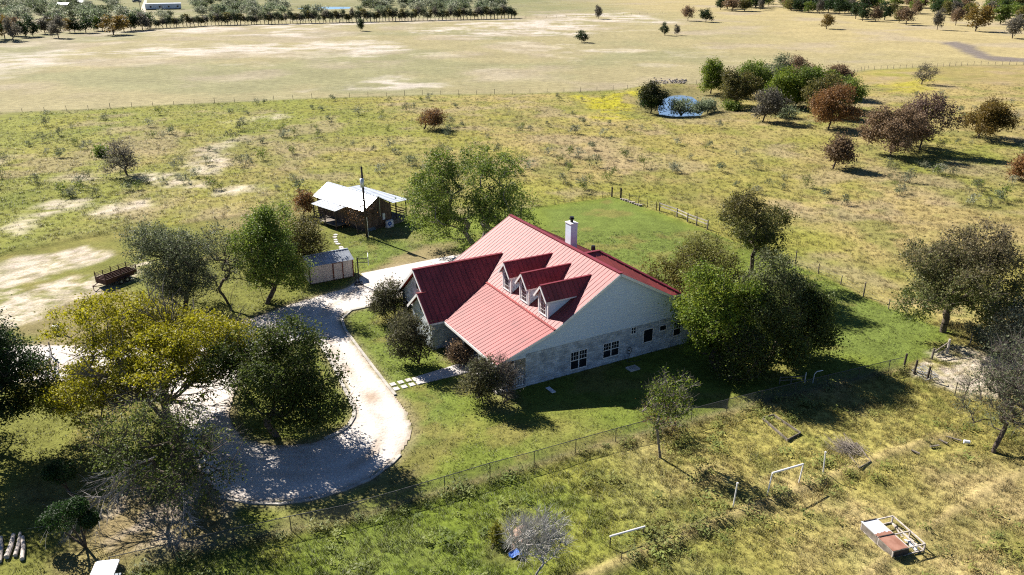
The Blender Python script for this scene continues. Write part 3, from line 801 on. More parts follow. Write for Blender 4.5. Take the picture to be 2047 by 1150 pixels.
        sz = leaf*r.uniform(.45, 1.55, (m, 1))
        V = np.stack([C-ax*sz*.5, C+bx*sz*.32+nr*sz*.06, C+ax*sz*.5, C-bx*sz*.32+nr*sz*.06], 1).reshape(-1, 3)
        F = np.arange(4*m).reshape(-1, 4)
        lv = (V, F, np.repeat(col, 4, 0))
    return (tv, tf), tw, lv
def tree_meshes(bark, twigcol, seed, leafmat, **kw):
    (tv, tf), tw, lv = make_tree(seed, **kw)
    tm = np_mesh('trunk', tv, tf, smooth=True); tm.materials.append(bark)
    V, F, Cc = [], [], []; n = 0
    if lv: V.append(lv[0]); F.append(lv[1]); Cc.append(lv[2]); n += len(lv[0])
    if tw: V.append(tw[0]); F.append(tw[1]+n); Cc.append(np.tile(np.array(twigcol), (len(tw[0]), 1)))
    cm = np_mesh('crown', np.concatenate(V), np.concatenate(F), np.concatenate(Cc)); cm.materials.append(leafmat)
    return tm, cm
def plant(name, cat, label, loc, tm, cm, group=None, rz=0, sc=1.0, parts=('trunk', 'crown')):
    e = empty(name, label, cat, loc, rz, group)
    if sc != 1.0: e.scale = (sc, sc, sc)
    link_mesh(parts[0], tm, None, e); link_mesh(parts[1], cm, None, e)
    return e
def tree(name, cat, label, u, v, vt, uL, uR, zb=.3, depth=.95, seed=1, bark='bark', twig=(.1, .085, .07), group=None, leafmat='leaf', Hs=1.0, loc=None, **kw):
    P = G(u, v) if loc is None else np.array(loc); m = mpp(u, v)
    H = height_at(u, v, vt)*Hs
    cx = ((uL+uR)/2-u)*m; rx = (uR-uL)/2*m
    kw = dict(dict(H=H, cx=cx, cy=0.0, rx=rx, ry=rx*depth, z0=H*zb), **kw)
    tm, cm = tree_meshes(M[bark], twig, seed, M[leafmat], **kw)
    return plant(name, cat, label, (P[0], P[1], 0), tm, cm, group)

# --- trees close to the house and drive
tree('oak_tree', 'tree', 'large spreading tree with yellow green autumn leaves and fanned grey limbs inside the driveway loop', 338, 845, 600, 68, 545, zb=.12, seed=11, bark='greybark', sty='yellow',
     nt=680, nl=102, leaf=0.148, fork=.24, tr=.24, lumps=24, lump_r=.3, spread=.36, stems=5, stemspread=.3, hole=(-1.4, 3.4, .8, 4.2), core=.5, twigs=3, depth=.95, flat=.6, tip=.016, cy=-.5, bare_frac=.04, topcol=(.30, .28, .014))
tree('oak_tree', 'tree', 'dark green round tree on the grass island beside the driveway kerb', 556, 872, 642, 416, 710, zb=.0, seed=12, sty='oak', nt=440, nl=86, leaf=0.148, fork=.15, tr=.22, spread=.36, lumps=20, lump_r=.32, depth=.8, stems=2, stemspread=.3, core=.55)
tree('hackberry_tree', 'tree', 'thin leaved tree with bare pale hanging branches at the bottom of the driveway loop', 367, 1012, 795, 185, 515, zb=.06, seed=13, sty='oak', nt=320, nl=37, leaf=0.131, fork=.3, tr=.24, spread=.4, lumps=15, lump_r=.36, twigs=5, tl=.9, bare_frac=.25, twig=(.13, .115, .10), depth=.75)
TREE3 = COL.objects['hackberry_tree']
def dead_limb(par, p0, dirv, n, L, seed, m=None, r0=.05, nm='dead_limb', lift=-.05):
    r = np.random.default_rng(seed); A, B, RA, RB = [], [], [], []
    p0 = np.array(p0, float); d0 = np.array(dirv, float); d0 /= np.linalg.norm(d0)
    def grow(p, d, l, rad, lev):
        segs = 4
        for k in range(segs):
            d = d+r.normal(0, .12, 3)+np.array([0, 0, lift]); d /= np.linalg.norm(d); q = p+d*l/segs
            A.append(p); B.append(q); RA.append(rad*(1-k/segs*.6)); RB.append(rad*(1-(k+1)/segs*.6)); p = q
            if lev < 2:
                for _ in range(n if lev == 0 else 3): grow(p, d+r.normal(0, .38, 3), l*r.uniform(.35, .65), rad*.5, lev+1)
    grow(p0, d0, L, r0, 0)
    v, f = seg_tubes(A, B, RA, RB, 4)
    link_mesh(nm, np_mesh(nm, v, f), m or M['paletwig'], par)
TREE1 = COL.objects['oak_tree']
for k_ in range(11):
    a_ = k_*.571+.2; dead_limb(TREE1, (.25*math.cos(a_), .25*math.sin(a_), 1.5+.12*(k_ % 4)), (math.cos(a_), math.sin(a_)*.9-.15, .55+.35*((k_*7) % 3)), 3, 4.6, 20+k_, M['greybark'], .10, 'limb', .03)
dead_limb(TREE3, (-1.2, -.3, 3.2), (-.72, -.35, -.42), 4, 4.0, 1); dead_limb(TREE3, (-.9, -.2, 3.6), (-.85, .0, -.3), 3, 3.4, 2)
dead_limb(TREE3, (.4, -.5, 2.6), (.28, -.75, -.5), 3, 2.9, 3)
tree('juniper_tree', 'tree', 'very dark dense evergreen tree cut by the left edge, left of the yellow tree', -35, 900, 622, -170, 104, zb=.0, seed=14, sty='dark', nt=520, nl=108, leaf=0.148, fork=.2, tr=.3, spread=.4, lumps=18, lump_r=.36)
tree('elm_tree', 'tree', 'wide grey green tree beside the rusty stock trailer', 368, 618, 440, 244, 448, zb=.0, seed=15, sty='grey', nt=440, nl=67, leaf=0.139, fork=.15, tr=.22, spread=.36, lumps=18, lump_r=.33, twigs=4, twig=(.2, .18, .15), stems=2)
tree('mesquite_tree', 'tree', 'thin multi stemmed vase shaped tree between the grey green tree and the dark green tree', 458, 606, 452, 390, 535, zb=.25, seed=16, sty='grey', nt=170, nl=22, leaf=0.139, stems=5, stemspread=.34, fork=.22, tr=.12, spread=.42, twigs=5, tl=.8, twig=(.17, .15, .13))
tree('oak_tree', 'tree', 'tall dense dark green tree in front of the left end of the storage shed', 532, 607, 411, 470, 634, zb=.02, seed=17, sty='green', nt=440, nl=81, leaf=0.148, fork=.18, tr=.22, spread=.36, lumps=18, lump_r=.33, stems=2)
tree('elm_tree', 'tree', 'olive brown tree behind the storage shed, left of the stepping stones', 603, 548, 428, 552, 664, zb=.05, seed=18, sty='olive', nt=220, nl=54, leaf=0.156, fork=.2, tr=.14, spread=.42, twigs=4, twig=(.16, .12, .09), stems=2)
tree('cottonwood_tree', 'tree', 'big airy green tree rising behind the far end of the red roof', 955, 500, 278, 806, 1088, zb=.02, seed=19, sty='green', nt=620, nl=59, leaf=0.180, fork=.18, tr=.28, spread=.38, lumps=26, lump_r=.27, twigs=3, depth=.8, bark='greybark', stems=2, stemspread=.5)
tree('cedar_bush', 'bush', 'small brown bush at the far left corner of the wooden cabin', 606, 432, 379, 588, 636, zb=.1, seed=20, sty='russet', nt=80, nl=45, leaf=0.164, fork=.15, tr=.08, spread=.35, lumps=6)
tree('bare_shrub', 'shrub', 'leafless brown shrub against the front of the wooden cabin beside the utility pole', 718, 468, 398, 684, 764, zb=.25, seed=21, nl=3, leaf=.15, sty='russet', nt=150, stems=3, fork=.2, tr=.07, twigs=7, tl=.6, twig=(.14, .09, .07), spread=.3)
tree('live_oak_tree', 'tree', 'bright green leafy tree against the right end of the farmhouse gable wall', 1432, 735, 532, 1345, 1512, zb=.02, seed=22, sty='bright', nt=420, nl=81, leaf=0.156, fork=.15, tr=.2, spread=.36, lumps=15, lump_r=.29, stems=2)
tree('live_oak_tree', 'tree', 'dark green wide tree right of the farmhouse with its shadow over the lawn', 1540, 722, 512, 1448, 1640, zb=.0, core=.5, seed=34, sty='oak', nt=420, nl=78, leaf=0.156, fork=.18, tr=.24, spread=.36, lumps=15, lump_r=.27, stems=2, topcol=(.11, .125, .05))
tree('pecan_tree', 'tree', 'soft olive green tree behind the rear red roof', 1395, 620, 478, 1284, 1512, zb=.0, seed=24, sty='olive', nt=360, nl=67, leaf=0.156, fork=.15, tr=.18, spread=.38, lumps=15, topcol=(.16, .165, .04), lump_r=.3)
tree('hackberry_tree', 'tree', 'tall open crowned tree rising above the trees right of the farmhouse', 1497, 572, 366, 1390, 1612, zb=.12, seed=25, sty='oak', nt=260, nl=81, leaf=0.156, fork=.3, tr=.2, spread=.36, lumps=11, lump_r=.25, core=.3, twigs=4, twig=(.16, .13, .1), topcol=(.13, .115, .035))
tree('hackberry_tree', 'tree', 'large lone dark olive tree standing beside the sandy gate opening', 1885, 664, 450, 1742, 2030, zb=.05, core=.5, seed=26, sty='oak', nt=560, nl=83, leaf=0.156, fork=.22, tr=.28, spread=.37, lumps=20, lump_r=.27, twigs=5, tl=.8, twig=(.2, .165, .14), topcol=(.14, .115, .06))
tree('brush_thicket', 'bush', 'grey green bushy thicket under the large lone olive tree', 1992, 705, 598, 1935, 2085, zb=.0, seed=27, sty='scrub', nt=260, nl=43, leaf=0.139, stems=5, fork=.08, tr=.07, spread=.42, twigs=6, twig=(.22, .2, .17))
tree('elm_tree', 'tree', 'half bare twin trunked tree cut by the right edge', 1985, 905, 690, 1905, 2130, zb=.15, seed=28, sty='grey', nt=460, nl=27, leaf=0.123, stems=2, stemspread=.22, fork=.22, tr=.15, spread=.4, twigs=10, tl=.9, twig=(.24, .21, .19), bare_frac=.15)
tree('dark_thicket', 'bush', 'dark low thicket in the shade under the trees right of the gable wall', 1492, 756, 655, 1420, 1570, zb=.0, seed=71, sty='oak', nt=240, nl=45, leaf=0.148, stems=5, fork=.08, tr=.07, spread=.42, twigs=5, twig=(.16, .14, .12))
tree('live_oak_tree', 'tree', 'dark round tree at the right end of the tree mass beside the shaded lawn', 1605, 715, 575, 1560, 1660, zb=.0, seed=72, sty='oak', nt=260, nl=59, leaf=0.156, fork=.15, tr=.15, spread=.45, lumps=13, lump_r=.34, twigs=5, twig=(.18, .15, .13))
tree('fruit_tree', 'tree', 'young forked tree with leaves only on its upper twigs, in front of the house shadow', 1320, 914, 756, 1262, 1386, zb=.42, seed=29, sty='bright', nt=120, nl=20, leaf=0.139, stems=2, stemspread=.12, fork=.2, tr=.08, spread=.22, twigs=6, tl=.6, twig=(.3, .27, .23), bark='greybark')
tree('bare_shrub', 'shrub', 'leafless pinkish brown shrub growing through the chain link fence behind the young forked tree', 1328, 862, 800, 1268, 1385, zb=.1, seed=30, nl=2, sty='russet', leaf=.12, nt=110, stems=4, fork=.1, tr=.04, twigs=8, tl=.5, twig=(.2, .165, .15), spread=.3)
tree('bare_tree', 'tree', 'leafless whitish twiggy tree at the bottom edge beside the hay mound', 1068, 1152, 1035, 995, 1150, zb=.2, seed=31, nl=0, nt=190, stems=4, stemspread=.2, fork=.15, tr=.06, twigs=12, tl=.6, twig=(.52, .50, .46), bark='paletwig', tip=.014, leafmat='dryleaf')
# crape myrtles by the front of the house
for (u, v, vt, uL, uR, sd, sty, nl, lab) in [
    (790, 640, 563, 742, 828, 41, 'myrtle', 48, 'olive brown shrub at the garage corner, farthest of the shrubs along the wing'),
    (836, 728, 622, 778, 862, 42, 'myrtle', 56, 'round olive shrub in front of the second gable of the wing'),
    (966, 808, 716, 924, 1002, 43, 'myrtle', 34, 'olive shrub beside the front walk at the porch corner'),
    (1004, 806, 706, 978, 1040, 44, 'greybrown', 5, 'bare stemmed tall shrub at the porch corner nearest the gable wall'),
    (928, 724, 676, 900, 950, 45, 'rustgrey', 16, 'small rusty brown shrub under the porch eave')]:
    tree('crape_myrtle', 'shrub', lab, u, v, vt+4, uL, uR, zb=.05, seed=sd, sty=sty, nt=190, nl=nl, leaf=.13, stems=4, stemspread=.25, fork=.16, tr=.06, spread=.28, twigs=6, tl=.55, twig=(.2, .165, .14), lumps=8)
# clipped saplings, bottom left
def topiary(label, u, v, vt, balls, seed):
    P = G(u, v); m = mpp(u, v); e = empty('clipped_tree', label, 'tree', (P[0], P[1], 0))
    T = MB(); r = np.random.default_rng(seed); V = []; Cc = []
    for (bu, bv, br) in balls:
        rr = ray(bu, bv); t = P[1]/rr[1]; c = np.array([rr[0]*t-P[0], r.normal(0, .15), CAM_H+rr[2]*t]); R = br*m
        a = np.array([0, 0, 0.]); mid = c*np.array([.35, .35, .45])+np.array([.1*r.normal(), 0, 0])
        T.tube(a, mid, .07, .05, 7); T.tube(mid, c, .05, .03, 6)
        n = 1500; d = r.normal(size=(n, 3)); d /= np.linalg.norm(d, axis=1, keepdims=True)
        C = c+d*R*(r.uniform(.3, 1.0, (n, 1))**.4)*np.array([1, 1, .85])
        nr = d+r.normal(0, .6, d.shape); nr /= np.linalg.norm(nr, axis=1, keepdims=True)
        ax = np.cross(nr, r.normal(size=d.shape)); ax /= np.linalg.norm(ax, axis=1, keepdims=True); bx = np.cross(nr, ax); s = .11
        V.append(np.stack([C-ax*s*.5, C+bx*s*.35, C+ax*s*.5, C-bx*s*.35], 1).reshape(-1, 3))
        Cc.append(np.repeat(np.array([.022, .05, .012])*r.uniform(.6, 1.8, (n, 1)), 4, 0))
    T.build('trunk', M['bark'], e, True)
    V = np.concatenate(V); me = np_mesh('crown', V, np.arange(len(V)).reshape(-1, 4), np.concatenate(Cc)); link_mesh('crown', me, M['leaf'], e)
topiary('small leaning tree with one dark round clipped head, upper of two', 155, 1003, 925, [(118, 948, 30), (105, 940, 18)], 3)
topiary('small forked tree with dark clipped heads beside the pale logs', 172, 1095, 1000, [(125, 1030, 36), (90, 1050, 22), (180, 1035, 20), (152, 1015, 24)], 4)

# --- trees out on the pasture, each its own
for k, (name, lab, u, v, vt, uL, uR, sty, kw) in enumerate([
    ('mesquite_tree', 'lone dark grey nearly leafless tree left in the green pasture', 255, 353, 276, 217, 279, 'greybrown', dict(nl=14, twigs=8, twig=(.10, .085, .085), nt=170)),
    ('sapling', 'tiny bright green sapling left of the lone dark grey tree', 203, 314, 291, 193, 212, 'green', dict(nt=40, nl=16)),
    ('mesquite_tree', 'lone wind swept rusty brown tree in the pasture behind the cabin', 846, 261, 219, 836, 887, 'russet', dict(nl=22, twigs=6, zb=.4, twig=(.13, .09, .07))),
    ('cedar_tree', 'dark conical evergreen standing left of the pond', 1301, 226, 165, 1279, 1330, 'dark', dict(nl=60, nt=150, zb=.12, topcol=(.05, .05, .015))),
    ('elm_tree', 'dull grey green tree in front of the pond grove', 1524, 244, 176, 1500, 1568, 'greybrown', dict(nl=36, nt=160, zb=.15)),
    ('oak_tree', 'round russet tree at the right end of the pond grove', 1655, 259, 170, 1620, 1714, 'russet', dict(nl=55, nt=190, zb=.12)),
    ('oak_tree', 'broad dusty russet tree, front left of the pair in the right pasture', 1780, 311, 206, 1724, 1832, 'rustgrey', dict(nl=50, nt=220, zb=.12)),
    ('oak_tree', 'broad dusty russet tree, behind and right of its partner in the right pasture', 1838, 300, 186, 1788, 1896, 'rustgrey', dict(nl=50, nt=220, zb=.08, topcol=(.15, .10, .075))),
    ('oak_tree', 'round olive and rust tree standing alone at far right of the pasture', 1955, 277, 199, 1917, 2006, 'rustolive', dict(nl=52, nt=190, zb=.2)),
    ('oak_tree', 'small upright russet tree alone below the pair of russet trees', 1665, 337, 271, 1648, 1702, 'rustgrey', dict(nl=34, nt=130, zb=.25)),
    ('mesquite_tree', 'bare grey twiggy tree on the pasture fence line above the russet trees', 1842, 169, 127, 1821, 1868, 'greybrown', dict(nl=16, nt=130, zb=.1, twigs=7, twig=(.2, .17, .16))),
    ('oak_tree', 'orange brown small tree cut by the right edge', 2052, 362, 312, 2024, 2085, 'russet', dict(nl=46, nt=110, zb=.1)),
    ('willow_bush', 'pale grey green willow bush in front of the pond water', 1362, 230, 199, 1335, 1392, 'pond', dict(nl=30, nt=90, zb=.03, stems=4, twigs=5, twig=(.2, .2, .15))),
    ('willow_bush', 'smaller pale green bush at the right shore of the pond', 1395, 226, 206, 1383, 1412, 'pond', dict(nl=28, nt=50, zb=.03, stems=3)),
    ('willow_bush', 'grey green low bush between the pond and the grove', 1415, 222, 200, 1400, 1432, 'pond', dict(nl=28, nt=60, zb=.03, stems=3)),
    ('willow_bush', 'light green low bush at the foot of the grove right of the pond', 1462, 220, 203, 1447, 1478, 'green', dict(nl=28, nt=60, zb=.03, stems=3)),
    ('willow_bush', 'bushy grey green growth beside the dull grey green tree', 1568, 235, 212, 1550, 1592, 'pond', dict(nl=28, nt=60, zb=.03, stems=3))]):
    d = dict(dict(nt=200, nl=46, leaf=.27, fork=.2, tr=.15, spread=.5, lumps=14, lump_r=.32, twigs=4, zb=.1), **kw)
    w_ = (uR-uL)*.07; uL, uR = uL-w_, uR+w_
    d['zb'] = d['zb']*.5; d['nt'] = int(d['nt']*1.25)
    if sty in ('greybrown', 'russet') and d['nl'] < 30: d['leaf'] = .19
    tree(name, 'bush' if 'bush' in name else 'tree', lab, u, v, vt, uL, uR, seed=400+k, sty=sty, **d)
# grove behind the pond
for k, (u, v, vt, uL, uR, sty, lab) in enumerate([
    (1420, 188, 118, 1398, 1448, 'bright', 'leftmost small tree of the green grove behind the pond, standing a little apart'), (1472, 213, 142, 1436, 1505, 'olive', 'olive green tree at the front left of the pond grove'),
    (1500, 195, 122, 1462, 1540, 'green', 'fresh green tree in the left part of the pond grove'), (1540, 190, 116, 1508, 1585, 'grey', 'pale grey green tree at the back of the pond grove'),
    (1555, 212, 138, 1520, 1600, 'bright', 'yellow green tree in the middle front of the pond grove'), (1590, 214, 134, 1556, 1632, 'green', 'dark based green tree in the middle of the pond grove'),
    (1585, 182, 113, 1548, 1625, 'rustgrey', 'brownish topped tree at the top of the pond grove'), (1625, 212, 138, 1592, 1668, 'bright', 'light yellow green tree right of the middle of the pond grove'),
    (1640, 232, 150, 1604, 1680, 'olive', 'dull olive tree at the right front of the pond grove'), (1690, 225, 150, 1650, 1722, 'green', 'green tree behind the russet tree at the right end of the grove'),
    (1668, 196, 130, 1640, 1702, 'rustgrey', 'greyish brown bare topped tree at the upper right of the grove')]):
    tree('grove_tree', 'tree', lab, u, v, vt-2, uL-5, uR+5, zb=.0, seed=450+k, sty=sty, nt=230, nl=50, leaf=.29, fork=.15, tr=.16, spread=.5, lumps=15, lump_r=.32, group='trees of the grove behind the pond')

# --- far trees: shared crowns
def variant(seed, sty, H=8.0, rx=3.4, zb=.06, nt=90, nl=24, leaf=.48, **kw):
    return tree_meshes(M['bark'], (.1, .085, .07), seed, M['leaf'], **dict(dict(H=H, cx=0, cy=0, rx=rx, ry=rx, z0=H*zb, nt=nt, nl=nl, leaf=leaf, sty=sty, fork=.2, tr=.17, spread=.55, lumps=11, lump_r=.33, twigs=2, tl=.7, tip=.02), **kw))
FV = {s: [variant(500+10*i+j, s) for j in range(2)] for i, s in enumerate(['dark', 'greybrown', 'rustolive', 'olive', 'green', 'rustgrey', 'grey'])}
THIN = [variant(600+j, s, H=8, rx=1.7, zb=.22, nt=45, nl=22, leaf=.45) for j, s in enumerate(['grey', 'olive', 'greybrown', 'grey'])]
SHRUB = [variant(620+j, s, H=3.2, rx=2.4, zb=.05, nt=50, nl=15, leaf=.42, stems=3, fork=.1, tr=.08) for j, s in enumerate(['scrub', 'grey', 'pond'])]
def far_tree(u, v, vt, wpx, sty, lab, name='field_tree', group=None, k=0, mesh=None):
    P = G(u, v); H = max(2.5, height_at(u, v, vt)); tm, cm = mesh or FV[sty][k % 2]
    e = plant(name, 'tree', lab, (P[0], P[1], 0), tm, cm, group, rz=random.uniform(0, 6.28))
    s = H/8.0; sw = wpx*mpp(u, v)/2/3.2 if wpx else s
    e.scale = (sw, sw, s)
    return e
for k, (u, v, vt, w, sty, lab) in enumerate([
    (720, 62, 36, 17, 'dark', 'lone dark tree in the bare field in front of the thin tree row'), (1163, 85, 61, 27, 'dark', 'dark leaning tree alone in the middle of the tan field'),
    (1196, 38, 10, 20, 'greybrown', 'lone dark tree high in the tan field above the leaning one'), (1328, 71, 45, 18, 'dark', 'left tree of the close pair in the tan field'),
    (1353, 71, 49, 14, 'greybrown', 'thin right tree of the close pair in the tan field'), (1375, 42, 10, 26, 'rustgrey', 'reddish dark tree at the top of the tan field beside a round one'),
    (1411, 44, 17, 28, 'dark', 'round dark tree right of the reddish dark tree in the tan field'), (1440, 20, -8, 22, 'dark', 'dark tree at the top edge above the round dark tree'),
    (1652, 58, 28, 30, 'rustolive', 'round olive tree alone in the gold field, with a long shadow'), (1520, 20, -5, 16, 'greybrown', 'small grey tree just inside the far dark wood'),
    (1592, 24, -2, 18, 'dark', 'dark tree at the lower fringe of the far wood'), (1616, 26, 2, 22, 'green', 'bright green tree at the lower fringe of the far wood'), (1638, 28, -4, 16, 'greybrown', 'tall thin grey tree at the lower fringe of the far wood'),
    (1677, 30, -6, 26, 'dark', 'dark forked tree between the far wood and the gold field'), (1710, 38, 2, 30, 'dark', 'dark tree at the left end of the right hand far trees'),
    (1724, 42, 8, 30, 'dark', 'dark drooping tree second from the left end of the right hand far trees'), (1750, 43, 12, 26, 'rustgrey', 'brown grey tree beside the dark drooping tree'), (1768, 40, 4, 34, 'dark', 'wide dark tree over the fallen branches'),
    (1797, 46, 10, 28, 'olive', 'olive tree right of the fallen branches'), (1811, 50, 12, 34, 'rustgrey', 'brown spreading tree right of the fallen branches'), (1873, 60, 16, 24, 'greybrown', 'grey tree with a low skirt of branches'),
    (1910, 51, 14, 28, 'rustgrey', 'brownish round tree between the grey skirted tree and the large olive one'), (1950, 63, 9, 50, 'rustolive', 'large olive brown tree in the gold field at far right'), (1999, 49, 8, 44, 'green', 'green yellow tree behind the large olive brown tree'),
    (2023, 77, 28, 40, 'greybrown', 'grey bare forked tree near the right edge of the gold field'), (2046, 60, 8, 44, 'olive', 'olive tree cut by the right edge in the gold field')]):
    far_tree(u, v, vt, w, sty, lab, k=k)
# far wood along the top right
r = np.random.default_rng(88)
for k in range(70):
    u = r.uniform(1450, 2080); v = r.uniform(2, 22)+(u-1450)*.030; sty = ['dark', 'dark', 'greybrown', 'olive', 'green', 'rustgrey'][r.integers(0, 6)]
    far_tree(u, v, v-r.uniform(24, 34), r.uniform(22, 40), sty, 'dark round tree among the dense far trees along the top right edge', 'wood_tree', 'trees of the far wood along the top right', k)
# left edge row of bigger trees, then the long thin row
for k, (u, v, w, vt, sty) in enumerate([(10, 78, 38, 28, 'rustolive'), (27, 82, 30, 34, 'greybrown'), (52, 75, 26, 40, 'dark'), (66, 73, 30, 34, 'dark'), (90, 68, 34, 32, 'greybrown'), (117, 76, 34, 30, 'greybrown'), (140, 66, 26, 36, 'rustolive'), (150, 66, 26, 36, 'dark'),
                                        (172, 66, 30, 33, 'dark'), (196, 62, 24, 32, 'green'), (227, 70, 48, 30, 'rustolive'), (248, 63, 30, 30, 'rustolive'), (262, 61, 34, 25, 'dark'), (285, 60, 34, 24, 'greybrown'), (300, 57, 30, 24, 'dark'), (-15, 82, 40, 30, 'dark'), (36, 72, 30, 33, 'rustgrey'), (105, 64, 30, 34, 'olive'), (205, 62, 30, 32, 'dark')]):
    order_ = sorted([10, 27, 52, 66, 90, 117, 140, 150, 172, 196, 227, 248, 262, 285, 300, -15, 36, 105, 205]); o_ = order_.index(u)
    tone = {'dark': 'dark', 'greybrown': 'grey brown', 'rustolive': 'rust olive', 'rustgrey': 'brownish', 'olive': 'olive', 'green': 'green'}[sty]
    nth = ['outermost', 'first', 'second', 'third', 'fourth', 'fifth', 'sixth', 'seventh', 'eighth', 'ninth', 'tenth', 'eleventh', 'twelfth', 'thirteenth', 'fourteenth', 'fifteenth', 'sixteenth', 'seventeenth', 'eighteenth'][o_]
    far_tree(u, v, vt, w, sty, tone+' tree, '+nth+' from left in the big tree row along the far field', 'row_tree', 'big trees along the upper left field edge', k)
u = 312.0; k = 0
while u < 1028:
    v = 57-(u-312)*.055 if u < 420 else 51-(u-420)*.0235
    far_tree(u, v, v-r.uniform(17, 29), r.uniform(8, 17), None, 'slim grey trunked tree in the long even row across the top of the field', 'row_tree', 'slim trees of the long row across the field top', k, mesh=THIN[k % 4])
    u += r.uniform(5, 8.5); k += 1
for e in [o for o in COL.objects if o.get('group') == 'slim trees of the long row across the field top']:
    e.scale = (e.scale[0]*2.0, e.scale[1]*2.0, e.scale[2])
# scrub behind the rows
for k in range(360):
    u = r.uniform(-40, 1010); lim = 46-u*.022 if u > 300 else 44
    v = r.uniform(-2, max(4, lim)); P = G(u, v); s = r.uniform(.9, 1.9)
    if 255 < u < 385 and v < 36: continue
    if 570 < u < 715 and v < 27: continue
    tm, cm = SHRUB[k % 3]
    plant('scrub_bush', 'bush', 'grey green bush in the scrub beyond the upper left tree rows', (P[0], P[1], 0), tm, cm, 'scrub bushes beyond the tree rows', r.uniform(0, 6.28), s)

# --- wispy young mesquites over the middle pasture
SAP = []
for j in range(5):
    tm, cm = tree_meshes(M['bark'], (.20, .19, .11), 700+j, M['leaf'], H=1.5, cx=0, cy=0, rx=1.0, ry=1.0, z0=.15, nt=26, nl=9, leaf=.14, sty=['scrub', 'grey', 'pond', 'scrub', 'green'][j], stems=4, stemspread=.2, fork=.12, tr=.025, spread=.16, lumps=5, twigs=5, tl=.4, tip=.008)
    SAP.append((tm, cm))
r = np.random.default_rng(90); cnt = 0
while cnt < 230:
    u = r.uniform(-20, 2070); v = r.uniform(192, 420)
    if v > 400-abs(u-1000)*.0 and u < 1400 and v > 395: continue
    P = G(u, v)
    if sdist(P[None, 0], P[None, 1], YARD)[0] > -3 or sdist(P[None, 0], P[None, 1], POND)[0] > -9 or sdist(P[None, 0], P[None, 1], MIDPOLY)[0] < 1: continue
    if fbm(P[None, 0], P[None, 1], 25, 6, 3)[0] < r.uniform(.25, .6): continue
    if 600 < u < 840 and 350 < v < 480: continue
    tm, cm = SAP[cnt % 5]
    plant('mesquite_sapling', 'bush', 'wispy knee high mesquite bush scattered in the middle pasture', (P[0], P[1], 0), tm, cm, 'young mesquite bushes in the middle pasture', r.uniform(0, 6.28), r.uniform(.6, 1.35), ('stem', 'crown'))
    cnt += 1

# ------------------------------------------------------------------ farmhouse
HX, HY, HAZ = 1.005, 54.3, -.508
HRZ = math.atan2(-math.cos(HAZ), -math.sin(HAZ))
house = empty('farmhouse', 'white stone farmhouse with red metal roof, three dormers and chimney', 'house', (HX, HY, 0), HRZ)
# main figures, in house axes: x along the ridge to the near gable, y from the porch to the back
BR, ZR, BE, ZE, BB, ZB, AL = 8.11, 7.67, -2.62, 2.54, 2.29, 4.24, -16.99
sU = (ZR-ZB)/(BR-BB); sP = (ZB-ZE)/(BB-BE); sBk = .549
W0, WZ, sW, WB = -12.67, 5.81, .826, -3.51
def b_front(a, b): return (a, b, ZB+(b-BB)*sU)
def b_porch(a, b): return (a, b, ZE+(b-BE)*sP)
def b_back(a, b): return (a, b, ZR-(b-BR)*sBk)
def w_right(b, a): return (a, b, WZ-(a-W0)*sW)
def w_left(b, a): return (a, b, WZ-(W0-a)*sW)
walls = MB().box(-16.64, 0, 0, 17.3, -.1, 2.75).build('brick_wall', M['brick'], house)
rk = lambda b: (ZB+(b-BB)*sU if b > BB else ZE+(b-BE)*sP)-.06 if b <= BR else ZR-(b-BR)*sBk-.06
gp = [(0, 2.75), (0, rk(0)), (BB, rk(BB)), (BR, rk(BR)), (16.9, rk(16.9)), (17.0, 2.75)]
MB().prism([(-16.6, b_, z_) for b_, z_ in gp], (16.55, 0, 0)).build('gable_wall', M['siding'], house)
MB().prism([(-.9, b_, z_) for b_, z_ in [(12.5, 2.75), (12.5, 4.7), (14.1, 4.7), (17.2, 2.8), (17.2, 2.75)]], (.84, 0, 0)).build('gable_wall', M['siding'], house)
sd = MB()                                        # lap boards on the near gable
gpp = [(-2.4, 2.44), (-2.4, rk(-2.4)), (BB, rk(BB)), (BR, rk(BR)), (13.3, rk(13.3)), (14.1, 4.74), (17.3, 2.78), (17.3, 2.74), (0, 2.74), (0, 2.44)]
z = 2.44
while z < 7.6:
    P = clip_range([(p[0], p[1]) for p in gpp], z, z+.2, 1)
    if P:
        bot = [(.042-(q[1]-z)*.16, q[0], q[1]) for q in P]
        sd.prism(bot, (-.09, 0, 0))
    z += .2
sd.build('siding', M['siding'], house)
roof = MB()
roof.bar((AL-.02, BR, ZR+.05), (.38, BR, ZR+.05), .34, .05)
roof.bar((W0, WB-.05, WZ+.05), (W0, 4.9, WZ+.05), .3, .05)
roof.bar((-10.96, -3.96, 4.36+.05), (-10.96, -3.2, 4.36+.05), .24, .05)
roof.bar((-5, 8.4, 7.62), (-5, 9.8, 7.62), .28, .05); roof.bar((-5, 9.76, 7.6), (.38, 14.2, 4.87), .28, .05); roof.bar((-5, 9.76, 7.6), (-10.35, 14.2, 4.87), .28, .05)
rf = roof.build('roof', M['roofdark'], house)
tr = MB()                                        # pitch-break flashing
tr.bar((-10.7, BB, ZB+.075), (.36, BB, ZB+.075), .22, .035)
tr.build('flashing', M['roof'], rf)
PWD = .445
roof_slope(rf, [(AL, BB), (.35, BB), (.35, BR), (AL, BR)], b_front, (0, -sU, 1), PWD, M['roof'])
roof_slope(rf, [(-8.71, BE), (.35, BE), (.35, BB), (-10.77, BB)], b_porch, (0, -sP, 1), PWD, M['roof'])
roof_slope(rf, [(AL, BR), (.35, BR), (.35, 17.4), (AL, 17.4)], b_back, (0, sBk, 1), .89, M['roof'])
